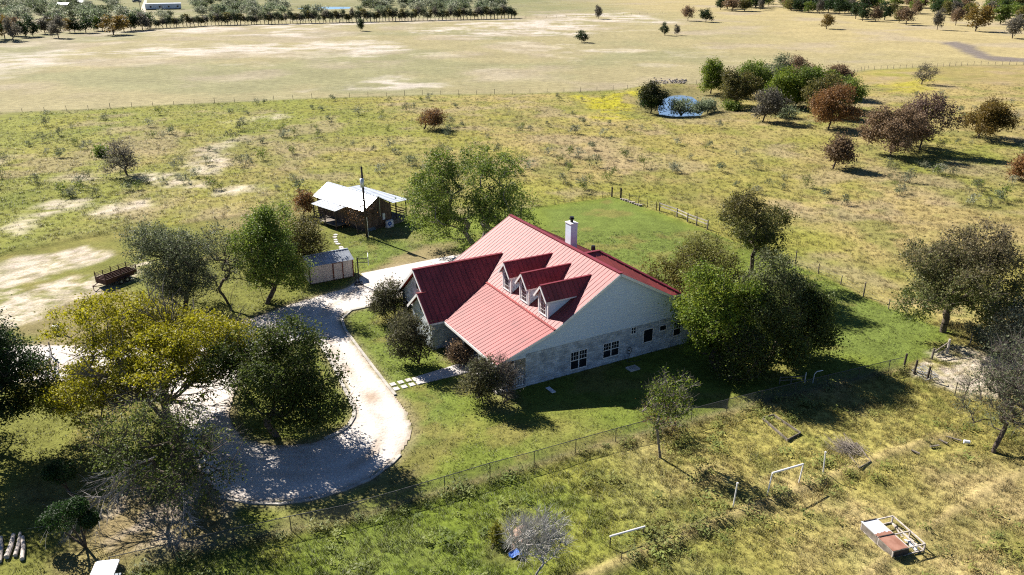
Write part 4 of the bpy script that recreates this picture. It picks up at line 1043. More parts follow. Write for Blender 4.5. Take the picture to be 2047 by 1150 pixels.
roof_slope(rf, [(WB, W0), (5.0, W0), (BB+.05, -10.77), (BE-.02, -8.69), (-3.93, -8.69), (-3.93, -10.96), (WB, -10.96)], w_right, (sW, 0, 1), PWD, M['roof'], rib=.05)
roof_slope(rf, [(WB, W0), (5.0, W0), (BB, -14.57), (.4, -16.63), (WB, -16.63)], w_left, (-sW, 0, 1), PWD, M['roof'])
z2 = WZ-(-10.96-W0)*sW
roof_slope(rf, [(-3.93, -10.96), (-3.12, -10.96), (-3.12, -13.2), (-3.93, -13.2)], lambda b_, a: (a, b_, z2-(-10.96-a)*sW), (-sW, 0, 1), PWD, M['roof'])
roof_slope(rf, [(8.3, -5), (9.76, -5), (14.2, .35), (13.25, .35)], lambda b_, a: (a, b_, 7.56-.512*(a+5)), (.512, 0, 1), PWD, M['roof'])
roof_slope(rf, [(8.3, -5), (9.76, -5), (14.2, -10.35), (13.25, -10.35)], lambda b_, a: (a, b_, 7.56-.512*(-5-a)), (-.512, 0, 1), PWD, M['roof'])
roof_slope(rf, [(-5, 9.76), (.35, 14.2), (.35, 17.9), (-10.35, 17.9), (-10.35, 14.2)], lambda a, b_: (a, b_, 7.56-.617*(b_-9.76)), (0, .617, 1), .89, M['roof'])
MB().box(-10, -.1, 14, 17.4, 2.5, 2.7).build('rear_wall', M['siding'], house)
# fascia and rake boards
fb = MB()
def rake(a, pts, w=.05, h=.2, dz=-.10):
    for p, q in zip(pts[:-1], pts[1:]): fb.bar((a, p[0], p[1]+dz), (a, q[0], q[1]+dz), w, h)
rake(.36, [(BE, ZE), (BB, ZB), (BR, ZR), (13.3, 4.82), (14.2, 4.82), (17.9, 2.54)])
rake(AL-.01, [(BB, ZB), (BR, ZR), (17.4, ZR-9.29*sBk)])
fb.bar((-8.7, BE-.02, ZE-.10), (.36, BE-.02, ZE-.10), .05, .2)
fb.bar((W0, WB-.02, WZ-.1), (-16.63, WB-.02, ZE-.1), .05, .2); fb.bar((W0, WB-.02, WZ-.1), (-10.7, WB-.02, WZ-.1-1.97*sW), .05, .2)
fb.bar((-10.96, -3.95, z2-.1), (-8.69, -3.95, ZE-.1), .05, .2); fb.bar((-10.96, -3.95, z2-.1), (-13.2, -3.95, z2-2.24*sW-.1), .05, .2)
fb.bar((-8.69, -3.93, ZE-.09), (-8.69, BE, ZE-.09), .05, .16); fb.bar((-16.64, WB, ZE-.09), (-16.64, .4, ZE-.09), .05, .16)
fb.build('fascia', M['white'], house)
# front wing: gable faces
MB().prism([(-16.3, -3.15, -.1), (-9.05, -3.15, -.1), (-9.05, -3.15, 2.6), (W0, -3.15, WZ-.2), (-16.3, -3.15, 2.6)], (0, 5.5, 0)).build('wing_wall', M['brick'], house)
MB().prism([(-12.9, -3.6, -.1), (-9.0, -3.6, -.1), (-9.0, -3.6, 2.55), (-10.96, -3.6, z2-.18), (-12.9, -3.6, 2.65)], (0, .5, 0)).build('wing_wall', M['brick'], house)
def round_vent(a, b, z, rx, rz):
    o = MB(); n = 18
    ring = [(a+rx*1.25*math.cos(t), b, z+rz*1.25*math.sin(t)) for t in np.arange(n)*2*math.pi/n]
    o.prism(ring, (0, -.04, 0)); vt_ = o.build('round_vent', M['white'], house)
    MB().prism([(a+rx*math.cos(t), b-.045, z+rz*math.sin(t)) for t in np.arange(n)*2*math.pi/n], (0, -.015, 0)).build('louvre', M['darkmetal'], vt_)
round_vent(-12.67, -3.15, 4.4, .22, .36); round_vent(-10.96, -3.6, 3.15, .2, .33)
MB().tube((-8.95, -3.7, .1), (-8.95, -3.7, 2.4), .05, .05, 6).build('downspout', M['white'], house)
gd = MB().box(-15.6, -13.2, -3.19, -3.1, 0, 2.2).build('garage_window', M['white'], house)
MB().box(-15.4, -13.4, -3.205, -3.195, .9, 2.05).build('pane', M['glass'], gd)
# porch
MB().box(-8.9, .05, -2.5, 0, -.1, .12).build('porch_floor', M['concrete'], house)
for a in (-.12, -2.95, -5.75):
    MB().box(a-.08, a+.08, -2.42, -2.26, .12, 2.5).build('porch_column', M['white'], house)
MB().box(-8.6, -.05, -2.46, -2.22, 2.36, 2.52).build('porch_beam', M['white'], house)
rl = MB()
def railing(p, q, z0=.22, z1=.95):
    p, q = np.array(p), np.array(q); L = np.linalg.norm(q-p); n = int(L/.13)
    for z in (z0, z1): rl.bar((*p, z), (*q, z), .06, .05)
    for k in range(1, n):
        c = p+(q-p)*k/n; rl.bar((*c, z0), (*c, z1), .035)
railing((-.02, -2.3), (-.02, -.1)); railing((-2.85, -2.36), (-.2, -2.36))
rl.build('porch_railing', M['white'], house)
dr = MB().box(-4.9, -3.9, -.05, .02, .12, 2.2).build('front_door', M['browntrim'], house)
MB().box(-4.05, -4.0, -.1, -.05, 1.0, 1.08).build('handle', M['steel'], dr)
def window_a(a, y0, y1, z0, z1, mode):
    """window in a wall of constant x"""
    f = MB(); t = .05
    for (p, q, zz0, zz1) in ((y0-t, y1+t, z1, z1+t), (y0-t, y1+t, z0-t*1.4, z0), (y0-t, y0, z0, z1), (y1, y1+t, z0, z1)): f.box(a-.03, a+.045, p, q, zz0, zz1)
    ym = (y0+y1)/2; zm = (z0+z1)/2
    if mode == 'double': f.box(a-.03, a+.04, ym-.04, ym+.04, z0, z1)
    halves = [(y0, ym-.04), (ym+.04, y1)] if mode == 'double' else [(y0, y1)]
    for (p, q) in halves:
        if mode in ('double', 'single'):
            f.box(a-.02, a+.035, p, q, zm-.03, zm+.03)
            for k in (1, 2): f.box(a-.02, a+.024, p+(q-p)*k/3-.011, p+(q-p)*k/3+.011, zm+.03, z1)
            f.box(a-.02, a+.024, p, q, zm+(z1-zm)*.5-.011, zm+(z1-zm)*.5+.011)
        if mode == 'small':
            f.box(a-.02, a+.03, (p+q)/2-.02, (p+q)/2+.02, z0, z1); f.box(a-.02, a+.03, p, q, zm-.02, zm+.02)
    o = f.build('window', M['white'], house)
    for (p, q) in halves: MB().box(a-.02, a+.012, p, q, z0, z1).build('pane', M['glass'], o)
window_a(0, 4.0, 5.45, .40, 1.84, 'double'); window_a(0, 7.02, 8.48, .66, 1.86, 'double'); window_a(0, 9.66, 10.08, 2.16, 2.66, 'small')
window_a(0, 10.93, 11.83, 1.09, 2.17, 'plain'); window_a(0, 12.55, 13.18, 1.76, 2.17, 'plain'); window_a(0, 14.0, 14.7, .98, 2.18, 'single')
for (y0, y1) in ((-1.9, -1.1),):
    pass
for (x0, x1) in ((-2.9, -1.6), (-7.6, -6.3)):
    o = MB().box(x0, x1, -.05, .01, .8, 2.2).build('window', M['white'], house)
    MB().box(x0+.07, x1-.07, -.06, -.04, .87, 2.13).build('pane', M['glass'], o)
# dormers
def dormer(cx):
    y0, zr, hw, ov = 2.66, 6.98, .66, .25
    sD = (zr-5.95)/(hw+ov); zw = zr-hw*sD
    zs = lambda y: ZB+(y-BB)*sU
    d = MB()
    d.add([(cx-hw, y0, zs(y0)-.1), (cx+hw, y0, zs(y0)-.1), (cx+hw, y0, zw), (cx, y0, zr-.06), (cx-hw, y0, zw),
           (cx-hw, 6.9, zs(y0)-.1), (cx+hw, 6.9, zs(y0)-.1), (cx+hw, 6.9, zw), (cx, 6.9, zr-.06), (cx-hw, 6.9, zw)],
          [(0, 1, 2, 3, 4), (9, 8, 7, 6, 5), (1, 6, 7, 2), (0, 4, 9, 5), (2, 7, 8, 3), (4, 3, 8, 9), (0, 5, 6, 1)])
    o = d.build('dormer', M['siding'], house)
    yv = BB+(5.95-ZB)/sU
    yr = 6.97
    for sg in (-1, 1):
        roof_slope(o, [(y0-.3, 0), (yr, 0), (yv, hw+ov), (y0-.3, hw+ov)], lambda y, t: (cx+sg*t, y, zr-t*sD), (sg*sD, 0, 1), .4, M['roof'], rib=.045)
    t = MB()
    t.bar((cx, y0-.32, zr+.055), (cx, yr, zr+.055), .2, .04); t.build('ridge_cap', M['roofdark'], o)
    t = MB()
    for sg in (-1, 1):
        t.bar((cx, y0-.32, zr-.07), (cx+sg*(hw+ov), y0-.32, 5.95-.07), .05, .16)
        t.box(cx+sg*hw-.07, cx+sg*hw+.07, y0-.035, y0+.1, zs(y0), zw-.02)
        t.bar((cx+sg*(hw+ov-.03), y0-.3, 5.9), (cx+sg*(hw+ov-.03), yv, 5.9), .04, .12)
    # arched casing
    zb, zt, rw = zs(y0)+.28, 5.82, .33
    def arch(rw_, zb_, y): return [(cx-rw_, y, zb_), (cx+rw_, y, zb_)]+[(cx+rw_*math.cos(t_), y, zt+rw_*1.1*math.sin(t_)) for t_ in np.linspace(0, math.pi, 11)]
    t.prism(arch(rw+.11, zb-.11, y0), (0, -.04, 0)); t.box(cx-.52, cx+.52, y0-.07, y0, zb-.16, zb-.1)
    t.build('trim', M['white'], o)
    MB().prism(arch(rw, zb, y0-.041), (0, -.012, 0)).build('window_pane', M['glass'], o)
    g = MB()
    for k in (1, 2): g.box(cx-rw+2*rw*k/3-.012, cx-rw+2*rw*k/3+.012, y0-.066, y0-.05, zb, zt+.25)
    for k in range(1, 5): g.box(cx-rw, cx+rw, y0-.066, y0-.05, zb+(zt-zb)*k/4-.012, zb+(zt-zb)*k/4+.012)
    g.build('muntin', M['white'], o)
for cx in (-7.68, -4.86, -1.95): dormer(cx)
# chimney and roof vent
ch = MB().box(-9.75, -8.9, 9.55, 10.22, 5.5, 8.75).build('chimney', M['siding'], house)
c2 = MB().box(-9.8, -8.85, 9.5, 10.27, 8.75, 8.83).build('chimney_cap', M['white'], ch)
p = MB(); p.tube((-9.3, 9.88, 8.83), (-9.3, 9.88, 9.12), .13, .13, 12); p.tube((-9.3, 9.88, 9.12), (-9.3, 9.88, 9.2), .22, .22, 12); p.tube((-9.3, 9.88, 9.2), (-9.3, 9.88, 9.32), .12, .2, 12)
p.build('flue', M['black'], ch)
p = MB(); p.tube((-6, 9.9, 6.8), (-6, 9.9, 7.35), .10, .10, 10); p.tube((-6, 9.9, 7.35), (-6, 9.9, 7.7), .2, .16, 10); p.build('roof_vent', M['black'], house)
# things at the gable wall
def hpt(a, b, z=0):
    c, s = math.cos(HRZ), math.sin(HRZ); return (HX+a*c-b*s, HY+a*s+b*c, z)
e = empty('garden_hose', 'coiled garden hose hanging on the shaded gable wall under the small square window', 'hose', hpt(.06, 9.5, .75), HRZ)
t = MB(); t.path([(.05, .22*math.cos(a), .28*math.sin(a)) for a in np.linspace(0, 6.283*2, 30)], .022, 6); t.path([(.05, .1, -.25), (.2, -.2, -.6), (.45, -.5, -.72), (.7, .4, -.73), (.5, 1.0, -.73)], .02, 6); t.build('hose_coil', M['darkmetal'], e)
MB().box(-.03, .05, -.05, .05, -.05, .05).build('hanger', M['darkmetal'], e)
e = empty('utility_cover', 'grey concrete utility cover on the shaded ground below the hose', 'cover', (*G(1265, 738)[:2], 0), HRZ)
MB().box(-.35, .35, -.45, .45, -.05, .12).build('slab', M['concrete'], e); MB().box(-.2, .2, -.3, .3, .12, .15).build('lid', M['kerb'], e)
e = empty('board', 'small pale board lying alone on the dark shaded lawn beside the house', 'board', (*G(1101, 781)[:2], 0.03), math.radians(120))
MB().box(-.45, .45, -.17, .17, .0, .05).build('panel', M['palewhite'], e); MB().box(-.4, -.3, -.175, .175, .05, .065).build('batten', M['sheet'], e)

# ------------------------------------------------------------------ wooden cabin
CRZ = math.atan2(-math.cos(-.83), -math.sin(-.83))
cab = empty('cabin', 'small weathered wooden cabin with bright metal roof and two open porches', 'cabin', (-17.07, 91.17, 0), CRZ)
cL, cBR, cZR, cZE, cBB, cZB, cBC, cZC = 9.85, 2.11, 3.95, 2.62, 4.31, 2.72, 6.85, 2.62
wl = MB().prism([(-cL+.2, .25, .45), (-cL+.2, cBB-.2, .45), (-cL+.2, cBB-.2, cZB-.05), (-cL+.2, cBR, cZR-.12), (-cL+.2, .25, cZE)], (cL-.42, 0, 0)).build('wall', M['plank'], cab)
y = .25; r = np.random.default_rng(5)
gpoly = [(.25, .42), (cBB-.2, .42), (cBB-.2, cZB-.06), (cBR, cZR-.14), (.25, cZE-.03)]
while y < cBB-.2:
    P = clip_range(gpoly, y+.008, min(y+.2, cBB-.2)-.008)
    if P: MB().prism([(-.215, q[0], q[1]) for q in P], (.03+r.uniform(0, .02), 0, 0)).build('plank', M['plank'], wl)
    y += .2
y = -cL+.25
while y < -.3:
    MB().box(y+.008, min(y+.26, -.22)-.008, .2, .24-r.uniform(0, .015), .45, cZE-.08).build('plank', M['plank'], wl); y += .26
sk = MB(); sk.box(-cL+.3, -.3, .3, cBB-.3, -.1, .45); sk.build('underfloor', M['darkwood'], cab)
MB().box(-.24, -.19, .5, 1.6, 0, .5).build('skirting_panel', M['greyblue'], cab)
cr_ = MB().bar((-cL, cBR, cZR+.04), (0.05, cBR, cZR+.04), .25, .04).build('roof', M['galv'], cab)
sl1 = (cZR-cZE)/(cBR+.12)
roof_slope(cr_, [(-cL, -.12), (0, -.12), (0, cBR), (-cL, cBR)], lambda a, b_: (a, b_, cZE+(b_+.12)*sl1), (0, -sl1, 1), .62, M['galv'], rib=.03)
sl2 = (cZR-cZB)/(cBB-cBR)
roof_slope(cr_, [(-cL, cBR), (0, cBR), (0, cBB), (-cL, cBB)], lambda a, b_: (a, b_, cZR-(b_-cBR)*sl2), (0, sl2, 1), .62, M['galv'], rib=.03)
sl3 = (cZB-cZC)/(cBC-cBB)
roof_slope(cr_, [(-cL, cBB-.02), (0, cBB-.02), (0, cBC), (-cL, cBC)], lambda a, b_: (a, b_, cZB+.012-(b_-cBB)*sl3), (0, sl3, 1), .62, M['galv'], rib=.03)
p1, p2 = -8.03, -3.3
sl4 = .22/1.62
roof_slope(cr_, [(p1, -1.74), (p2, -1.74), (p2, -.05), (p1, -.05)], lambda a, b_: (a, b_, 2.34+(b_+1.74)*sl4), (0, -sl4, 1), .62, M['galv'], rib=.03)
dk = MB()
dk.box(-cL+.2, -.25, cBB-.2, cBC-.2, .42, .52); dk.box(p1+.1, p2-.1, -1.6, .2, .42, .52)
dk.build('porch_deck', M['greywood'], cab)
MB().box(-.28, -.22, cBB-.2, cBC-.2, 0, .42).build('porch_skirt', M['greywood'], cab)
for (a, b_, zt) in [(-.35, cBC-.3, 2.6), (-.35, cBB+.7, 2.66), (-3.4, cBC-.3, 2.6), (-6.5, cBC-.3, 2.6), (-9.5, cBC-.3, 2.6), (p1+.2, -1.55, 2.33), (p2-.2, -1.55, 2.33), ((p1+p2)/2, -1.55, 2.33)]:
    MB().box(a-.06, a+.06, b_-.06, b_+.06, 0, zt).build('porch_post', M['darkwood'], cab)
rr_ = MB()
for z in (.8, 1.1, 1.4):
    rr_.bar((-.35, cBB+.7, z), (-.35, cBC-.3, z), .05, .08); rr_.bar((-.35, cBC-.3, z), (-9.5, cBC-.3, z), .05, .08)
    rr_.bar((p1+.2, -1.55, z), ((p1+p2)/2, -1.55, z), .05, .08); rr_.bar((p1+.2, -1.55, z), (p1+.2, .2, z), .05, .08)
rr_.build('porch_rail', M['darkwood'], cab)
MB().bar((-.17, 2.4, 1.5), (-.17, 2.4, 4.0), .06).build('conduit', M['steel'], cab)
MB().box(-.2, -.06, 2.7, 3.05, 1.0, 1.75).build('meter_box', M['sheet'], cab)
dr = MB().box(-6.2, -5.4, .17, .2, .5, 2.2).build('door', M['darkwood'], cab)
MB().box(-7.5, -6.8, .16, .2, 1.1, 2.1).build('window', M['glass'], cab)
def cpt(a, b, z=0):
    c, s = math.cos(CRZ), math.sin(CRZ); return (-17.07+a*c-b*s, 91.17+a*s+b*c, z)
e = empty('air_conditioner', 'white boxy outdoor air conditioner with round blue fan beside the cabin wall', 'air conditioner', cpt(.25, 3.4, 0), CRZ)
MB().box(-.18, .18, -.45, .45, .12, .85).build('casing', M['palewhite'], e); MB().box(-.2, .2, -.5, .5, 0, .12).build('base', M['concrete'], e)
t = MB(); t.tube((.18, -.1, .5), (.2, -.1, .5), .28, .28, 18); t.build('fan_grille', M['blue'], e)
t = MB(); t.tube((.2, -.1, .5), (.215, -.1, .5), .08, .08, 10); t.build('hub', M['palewhite'], e)
e = empty('porch_chair', 'dark chair sitting on the far porch of the wooden cabin', 'chair', cpt(-2.2, 5.4, .52), CRZ+1)
t = MB(); t.box(-.3, .3, -.3, .3, .35, .42); t.build('seat', M['darkwood'], e); MB().box(-.3, .3, .25, .32, .42, 1.0).build('backrest', M['darkwood'], e)
for sx in (-.26, .26):
    for sy in (-.26, .26): MB().box(sx-.03, sx+.03, sy-.03, sy+.03, 0, .35).build('leg', M['darkwood'], e)

# ------------------------------------------------------------------ utility pole and cables
P = G(734, 474)
e = empty('utility_pole', 'tall wooden utility pole with transformer in front of the wooden cabin', 'utility pole', (P[0], P[1], 0))
MB().tube((0, 0, -.2), (-.12, 0, 8.2), .15, .11, 10).build('pole', M['darkwood'], e, True)
t = MB(); t.tube((-.1, -.33, 6.0), (-.1, -.33, 6.95), .22, .22, 14); t.build('transformer', M['sheet'], e, True)
t = MB(); t.bar((-.1, -.12, 6.2), (-.1, -.3, 6.2), .05); t.bar((-.1, -.12, 6.8), (-.1, -.3, 6.8), .05); t.tube((-.16, -.33, 6.95), (-.16, -.33, 7.15), .035, .03, 8); t.tube((-.04, -.33, 6.95), (-.04, -.33, 7.15), .035, .03, 8); t.build('bracket', M['darkmetal'], e)
MB().bar((.16, -.03, 0), (.12, -.03, 2.4), .07).build('riser_pipe', M['sheet'], e)
MB().tube((-.12, 0, 8.2), (-.12, 0, 8.4), .04, .03, 8).build('insulator', M['darkmetal'], e)
def cable(name, label, p, q, sag, rad=.012):
    pts = [tuple(np.array(p)*(1-t)+np.array(q)*t-np.array([0, 0, sag*4*t*(1-t)])) for t in np.linspace(0, 1, 25)]
    o = MB().path(pts, rad, 4).build(name, M['black']); tag(o, label, 'cable')
cable('overhead_cable', 'thin overhead cable running left from the top of the utility pole', (P[0]-.12, P[1], 8.35), (-95, 92, 8.3), 1.6)
cable('service_cable', 'thin cable drooping from the utility pole to the cabin meter', (P[0]-.1, P[1], 6.0), cpt(-.17, 2.4, 3.95), .5)
P2 = (-95, 92)
e = empty('utility_pole', 'wooden pole far left carrying the other end of the overhead cable', 'utility pole', (*P2, 0))
MB().tube((0, 0, -.2), (0, 0, 8.4), .15, .11, 8).build('pole', M['greywood'], e); MB().bar((-.6, 0, 8.1), (.6, 0, 8.1), .1).build('crossarm', M['greywood'], e)

# ------------------------------------------------------------------ storage shed
e = empty('storage_shed', 'beige storage shed with brown door trim and ribbed grey metal roof', 'shed', (-15.96, 77.15, 0), .54)
L_, dp, ze, zr_ = 4.45, 3.0, 1.9, 2.5
MB().prism([(0, 0, .08), (0, dp, .08), (0, dp, ze), (0, dp/2, zr_-.03), (0, 0, ze)], (-L_, 0, 0)).build('wall', M['beige'], e)
rfo = MB().bar((-L_-.12, dp/2, zr_+.06), (.12, dp/2, zr_+.06), .2, .03).build('roof', M['shedroof'], e)
ss = (zr_-ze)/(dp/2)
roof_slope(rfo, [(-L_-.12, -.15), (.12, -.15), (.12, dp/2), (-L_-.12, dp/2)], lambda a, y: (a, y, ze+.02+y*ss), (0, -ss, 1), .3, M['shedroof'], rib=.025)
roof_slope(rfo, [(-L_-.12, dp/2), (.12, dp/2), (.12, dp+.15), (-L_-.12, dp+.15)], lambda a, y: (a, y, zr_+.02-(y-dp/2)*ss), (0, ss, 1), .3, M['shedroof'], rib=.025)
for x in (0, -L_): MB().box(x-.06, x+.06, -.03, .05, .05, ze).build('corner_trim', M['browntrim'] if x == 0 else M['darkwood'], e)
dr = MB().box(-2.0, -1.15, -.03, 0, .1, 1.75).build('door', M['beige'], e)
t = MB(); t.box(-2.12, -2.0, -.045, 0, .08, 1.85); t.box(-1.15, -1.03, -.045, 0, .08, 1.85); t.box(-2.0, -1.15, -.045, 0, 1.75, 1.85); t.build('door_trim', M['browntrim'], e)
MB().box(-1.3, -1.25, -.06, -.03, .85, 1.0).build('handle', M['darkmetal'], dr)
t = MB()
for k in range(12):
    x = -L_+.2+k*.37
    if not -2.2 < x < -.95: t.box(x-.008, x+.008, -.012, .0, .1, 1.72)
t.box(-L_+.06, -.06, -.02, 0, 1.78, 1.87); t.build('batten', M['beige'], e)
MB().box(-L_+.1, -.05, .02, dp-.02, -.05, .1).build('skid', M['darkwood'], e)

# ------------------------------------------------------------------ basketball hoop
P = G(718, 568)
e = empty('basketball_hoop', 'basketball hoop with white backboard on a black post beside the driveway', 'basketball hoop', (P[0], P[1], 0), math.radians(10))
MB().box(-.06, .06, -.06, .06, 0, 2.75).build('post', M['black'], e)
MB().tube((-.25, .05, 0), (-.25, .05, 2.2), .03, .03, 6).build('strut', M['black'], e)
t = MB(); t.bar((0, 0, 2.7), (1.0, 0, 2.62), .05); t.bar((0, 0, 2.25), (1.0, 0, 2.2), .05); t.bar((-.25, .05, 2.2), (0, 0, 2.25), .04); t.build('arm', M['black'], e)
bbd = MB().box(1.0, 1.05, -.6, .6, 2.1, 3.0).build('backboard', M['palewhite'], e)
t = MB()
for (y0, y1, z0, z1) in ((-.6, .6, 2.1, 2.14), (-.6, .6, 2.96, 3.0), (-.6, -.56, 2.1, 3.0), (.56, .6, 2.1, 3.0)): t.box(1.051, 1.057, y0, y1, z0, z1)
t.build('border', M['darkmetal'], bbd)
t = MB(); t.path([(1.32+.23*math.cos(a), .23*math.sin(a), 2.3) for a in np.linspace(0, 6.283, 20)], .012, 5); t.build('rim', M['rust'], e)
t = MB()
for a in np.linspace(0, 6.283, 13)[:-1]: t.bar((1.32+.22*math.cos(a), .22*math.sin(a), 2.3), (1.32+.13*math.cos(a+.5), .13*math.sin(a+.5), 1.95), .012)
t.build('net', M['darkmetal'], e)
MB().box(-.45, .35, -.4, .4, 0, .14).build('base', M['black'], e)

# ------------------------------------------------------------------ stock trailer
A, B = G(214, 578), G(272, 556); d = B-A
e = empty('stock_trailer', 'rusty brown open top livestock trailer beside the grey green tree', 'trailer', (A[0], A[1], 0), math.atan2(d[1], d[0]))
e.scale = (.85, .85, .8)
MB().box(0, 4.2, 0, 1.8, .5, .6).build('floor', M['brown_rust'], e)
for (x0, x1, y0, y1) in ((0, 4.2, 0, .05), (0, 4.2, 1.75, 1.8), (0, .05, .05, 1.75), (4.15, 4.2, .05, 1.75)):
    MB().box(x0, x1, y0, y1, .6, 1.15).build('side_panel', M['brown_rust'], e)
t = MB()
for z in (1.32, 1.5, 1.68):
    for y in (.025, 1.775): t.bar((0, y, z), (4.2, y, z), .035, .05)
    for x in (.025, 4.175): t.bar((x, 0, z), (x, 1.8, z), .035, .05)
t.build('rail', M['brown_rust'], e)
for x in (.04, 1.05, 2.1, 3.15, 4.16):
    for y in (.025, 1.775): MB().box(x-.04, x+.04, y-.035, y+.035, .5, 1.95 if x in (.04, 2.1) else 1.75).build('stake', M['brown_rust'], e)
for x in (1.8, 2.6):
    for y in (-.16, 1.96):
        w_ = MB().tube((x, y-.1, .34), (x, y+.1, .34), .34, .34, 18).build('wheel', M['black'], e); MB().tube((x, y-.11, .34), (x, y+.11, .34), .16, .16, 12).build('rim', M['steel'], w_)
t = MB(); t.bar((0, .3, .5), (-1.1, .9, .5), .08); t.bar((0, 1.5, .5), (-1.1, .9, .5), .08); t.tube((-1.0, .9, 0), (-1.0, .9, .75), .04, .04, 8); t.build('tongue', M['brown_rust'], e)
for y in (-.3, 1.82): MB().box(1.35, 3.05, y, y+.27, .72, .76).build('fender', M['brown_rust'], e)

# ------------------------------------------------------------------ small things left
P = G(113, 666)
e = empty('well_cap', 'small grey blue drum with white lid on bare dirt left of the yellow tree', 'drum', (P[0], P[1], 0))
MB().tube((0, 0, -.02), (0, 0, .62), .27, .25, 16).build('drum', M['greyblue'], e, False); MB().tube((0, 0, .62), (0, 0, .7), .28, .22, 16).build('lid', M['palewhite'], e)
P = G(104, 728)
e = empty('farm_gate', 'dark pipe gate at the end of the driveway beside the dark evergreen', 'gate', (P[0], P[1], 0), math.radians(-62))
t = MB()
for z in (.35, .6, .85, 1.1): t.bar((-1.3, 0, z), (1.3, 0, z), .04)
for x in (-1.3, -.4, .4, 1.3): t.bar((x, 0, .3), (x, 0, 1.12), .04)
t.build('gate_frame', M['darkmetal'], e)
for x in (-1.5, 1.5): MB().tube((x, 0, -.1), (x, 0, 1.3), .07, .06, 8).build('post', M['greywood'], e)
for k, (u0, v0, u1, v1, rad, lab) in enumerate([(0, 1126, 3, 1076, .11, 'pale peeled log cut by the left edge'), (14, 1118, 28, 1072, .14, 'pale peeled log, thickest of the four, leaning slightly right'), (31, 1114, 41, 1068, .11, 'thin pale log between the thickest log and the short white one'), (45, 1121, 46, 1076, .12, 'pale knotty log at the right end of the four logs')]):
    A, B = G(u0, v0), G(u1, v1)
    o = MB(); m_ = (A+B)/2+np.array([.06, 0, 0]); o.tube((A[0], A[1], rad*.9), (m_[0], m_[1], rad), rad, rad*.95, 10); o.tube((m_[0], m_[1], rad), (B[0], B[1], rad*.8), rad*.95, rad*.75, 10)
    tag(o.build('log', M['log'], None, False), lab, 'log', 'pale logs on the bottom left lawn')
# utility cart with a white roof at the bottom edge
P = G(206, 1143, 1.37)
e = empty('golf_cart', 'small cart with white rounded roof cut by the bottom edge', 'cart', (P[0], P[1], 0), math.radians(10))
n = 6; rp = []
for (cx_, cy_, a0) in ((.42, .72, 0), (-.42, .72, 90), (-.42, -.72, 180), (.42, -.72, 270)):
    for k in range(5): a = math.radians(a0+22.5*k); rp.append((cx_+.15*math.cos(a), cy_+.15*math.sin(a), 1.32))
MB().prism(rp, (0, 0, .05)).build('canopy', M['palewhite'], e)
t = MB()
for p, q in zip(rp, rp[1:]+rp[:1]): t.bar((p[0]*1.01, p[1]*1.01, 1.325), (q[0]*1.01, q[1]*1.01, 1.325), .04)
t.build('canopy_rim', M['darkmetal'], e)
for x in (-.45, .45):
    for y in (-.6, .6): MB().tube((x, y, .5), (x, y, 1.32), .02, .02, 6).build('canopy_post', M['black'], e)
MB().box(-.5, .5, -.85, .85, .28, .5).build('body', M['greyblue'], e); MB().box(-.45, .45, -.45, .0, .5, .72).build('seat', M['black'], e)
for x in (-.48, .48):
    for y in (-.6, .62): MB().tube((x-.07, y, .22), (x+.07, y, .22), .22, .22, 14).build('wheel', M['black'], e)

# ------------------------------------------------------------------ chain link fence
e = empty('chain_link_fence', 'long dark chain link fence between the lawn and the front pasture', 'fence')
FH = 1.0
dd = np.concatenate([[0], np.cumsum(np.linalg.norm(np.diff(FENCE, axis=0), axis=1))])
def fpos(s): return np.array([np.interp(s, dd, FENCE[:, 0]), np.interp(s, dd, FENCE[:, 1])])
s = 0.0; rail = []
while s <= dd[-1]+.01:
    q = fpos(s); rail.append((q[0], q[1], FH+.02))
    MB().tube((q[0], q[1], -.1), (q[0], q[1], FH+.05), .028, .028, 6).build('post', M['wire'], e); s += 3.05
rail.append((*FENCE[-1], FH+.02))
t = MB(); t.path(rail, .024, 5); t.build('top_rail', M['wire'], e)
Ss = np.arange(0, dd[-1]-1, .085); PA, PB = [], []
for s in Ss:
    a, b_ = fpos(s), fpos(min(s+FH, dd[-1])); PA += [(a[0], a[1], 0), (a[0], a[1], FH)]; PB += [(b_[0], b_[1], FH), (b_[0], b_[1], 0)]
v, f = seg_tubes(PA, PB, np.full(len(PA), .0045), np.full(len(PA), .0045), 3)
o = link_mesh('wire_mesh', np_mesh('wire_mesh', v, f), M['wire'], e); o['kind'] = 'stuff'

# ------------------------------------------------------------------ wire fences with posts
def wire_fence(label, pts, spacing, h, rad, wires, m='greywood', big=None, name='wire_fence', post='post', jitter=.0):
    e = empty(name, label, 'fence'); P = np.array(pts)
    D = np.concatenate([[0], np.cumsum(np.linalg.norm(np.diff(P, axis=0), axis=1))])
    s = 0.0; k = 0; r = np.random.default_rng(len(label)); tops = []
    base = MB().tube((0, 0, -.2), (0, 0, h), rad, rad*.9, 6)
    proto = None
    while s <= D[-1]+.01:
        q = (np.interp(s, D, P[:, 0]), np.interp(s, D, P[:, 1]))
        if proto is None:
            proto = base.build(post, M[m], e); o = proto
        else:
            o = proto.copy(); COL.objects.link(o)
        o.location = (q[0], q[1], 0); o.parent = e
        sc = r.uniform(.85, 1.12)*(1.2 if big and k % big == 0 else 1); o.scale = (1.3 if big and k % big == 0 else 1, 1.3 if big and k % big == 0 else 1, min(sc, 1.3))
        o.rotation_euler = (r.normal(0, .03), r.normal(0, .03), 0)
        tops.append(q); s += spacing; k += 1
    t = MB()
    for z in wires:
        for a, b_ in zip(tops[:-1], tops[1:]): t.tube((*a, z), (*b_, z), .006, .006, 3, False)
    t.build('wire', M['wire'], e); return e
wire_fence('long thin wire fence with small posts crossing behind the middle pasture', MIDF[1:11], 4.2, 1.1, .045, (.4, .8, 1.15), 'greywood', 5)
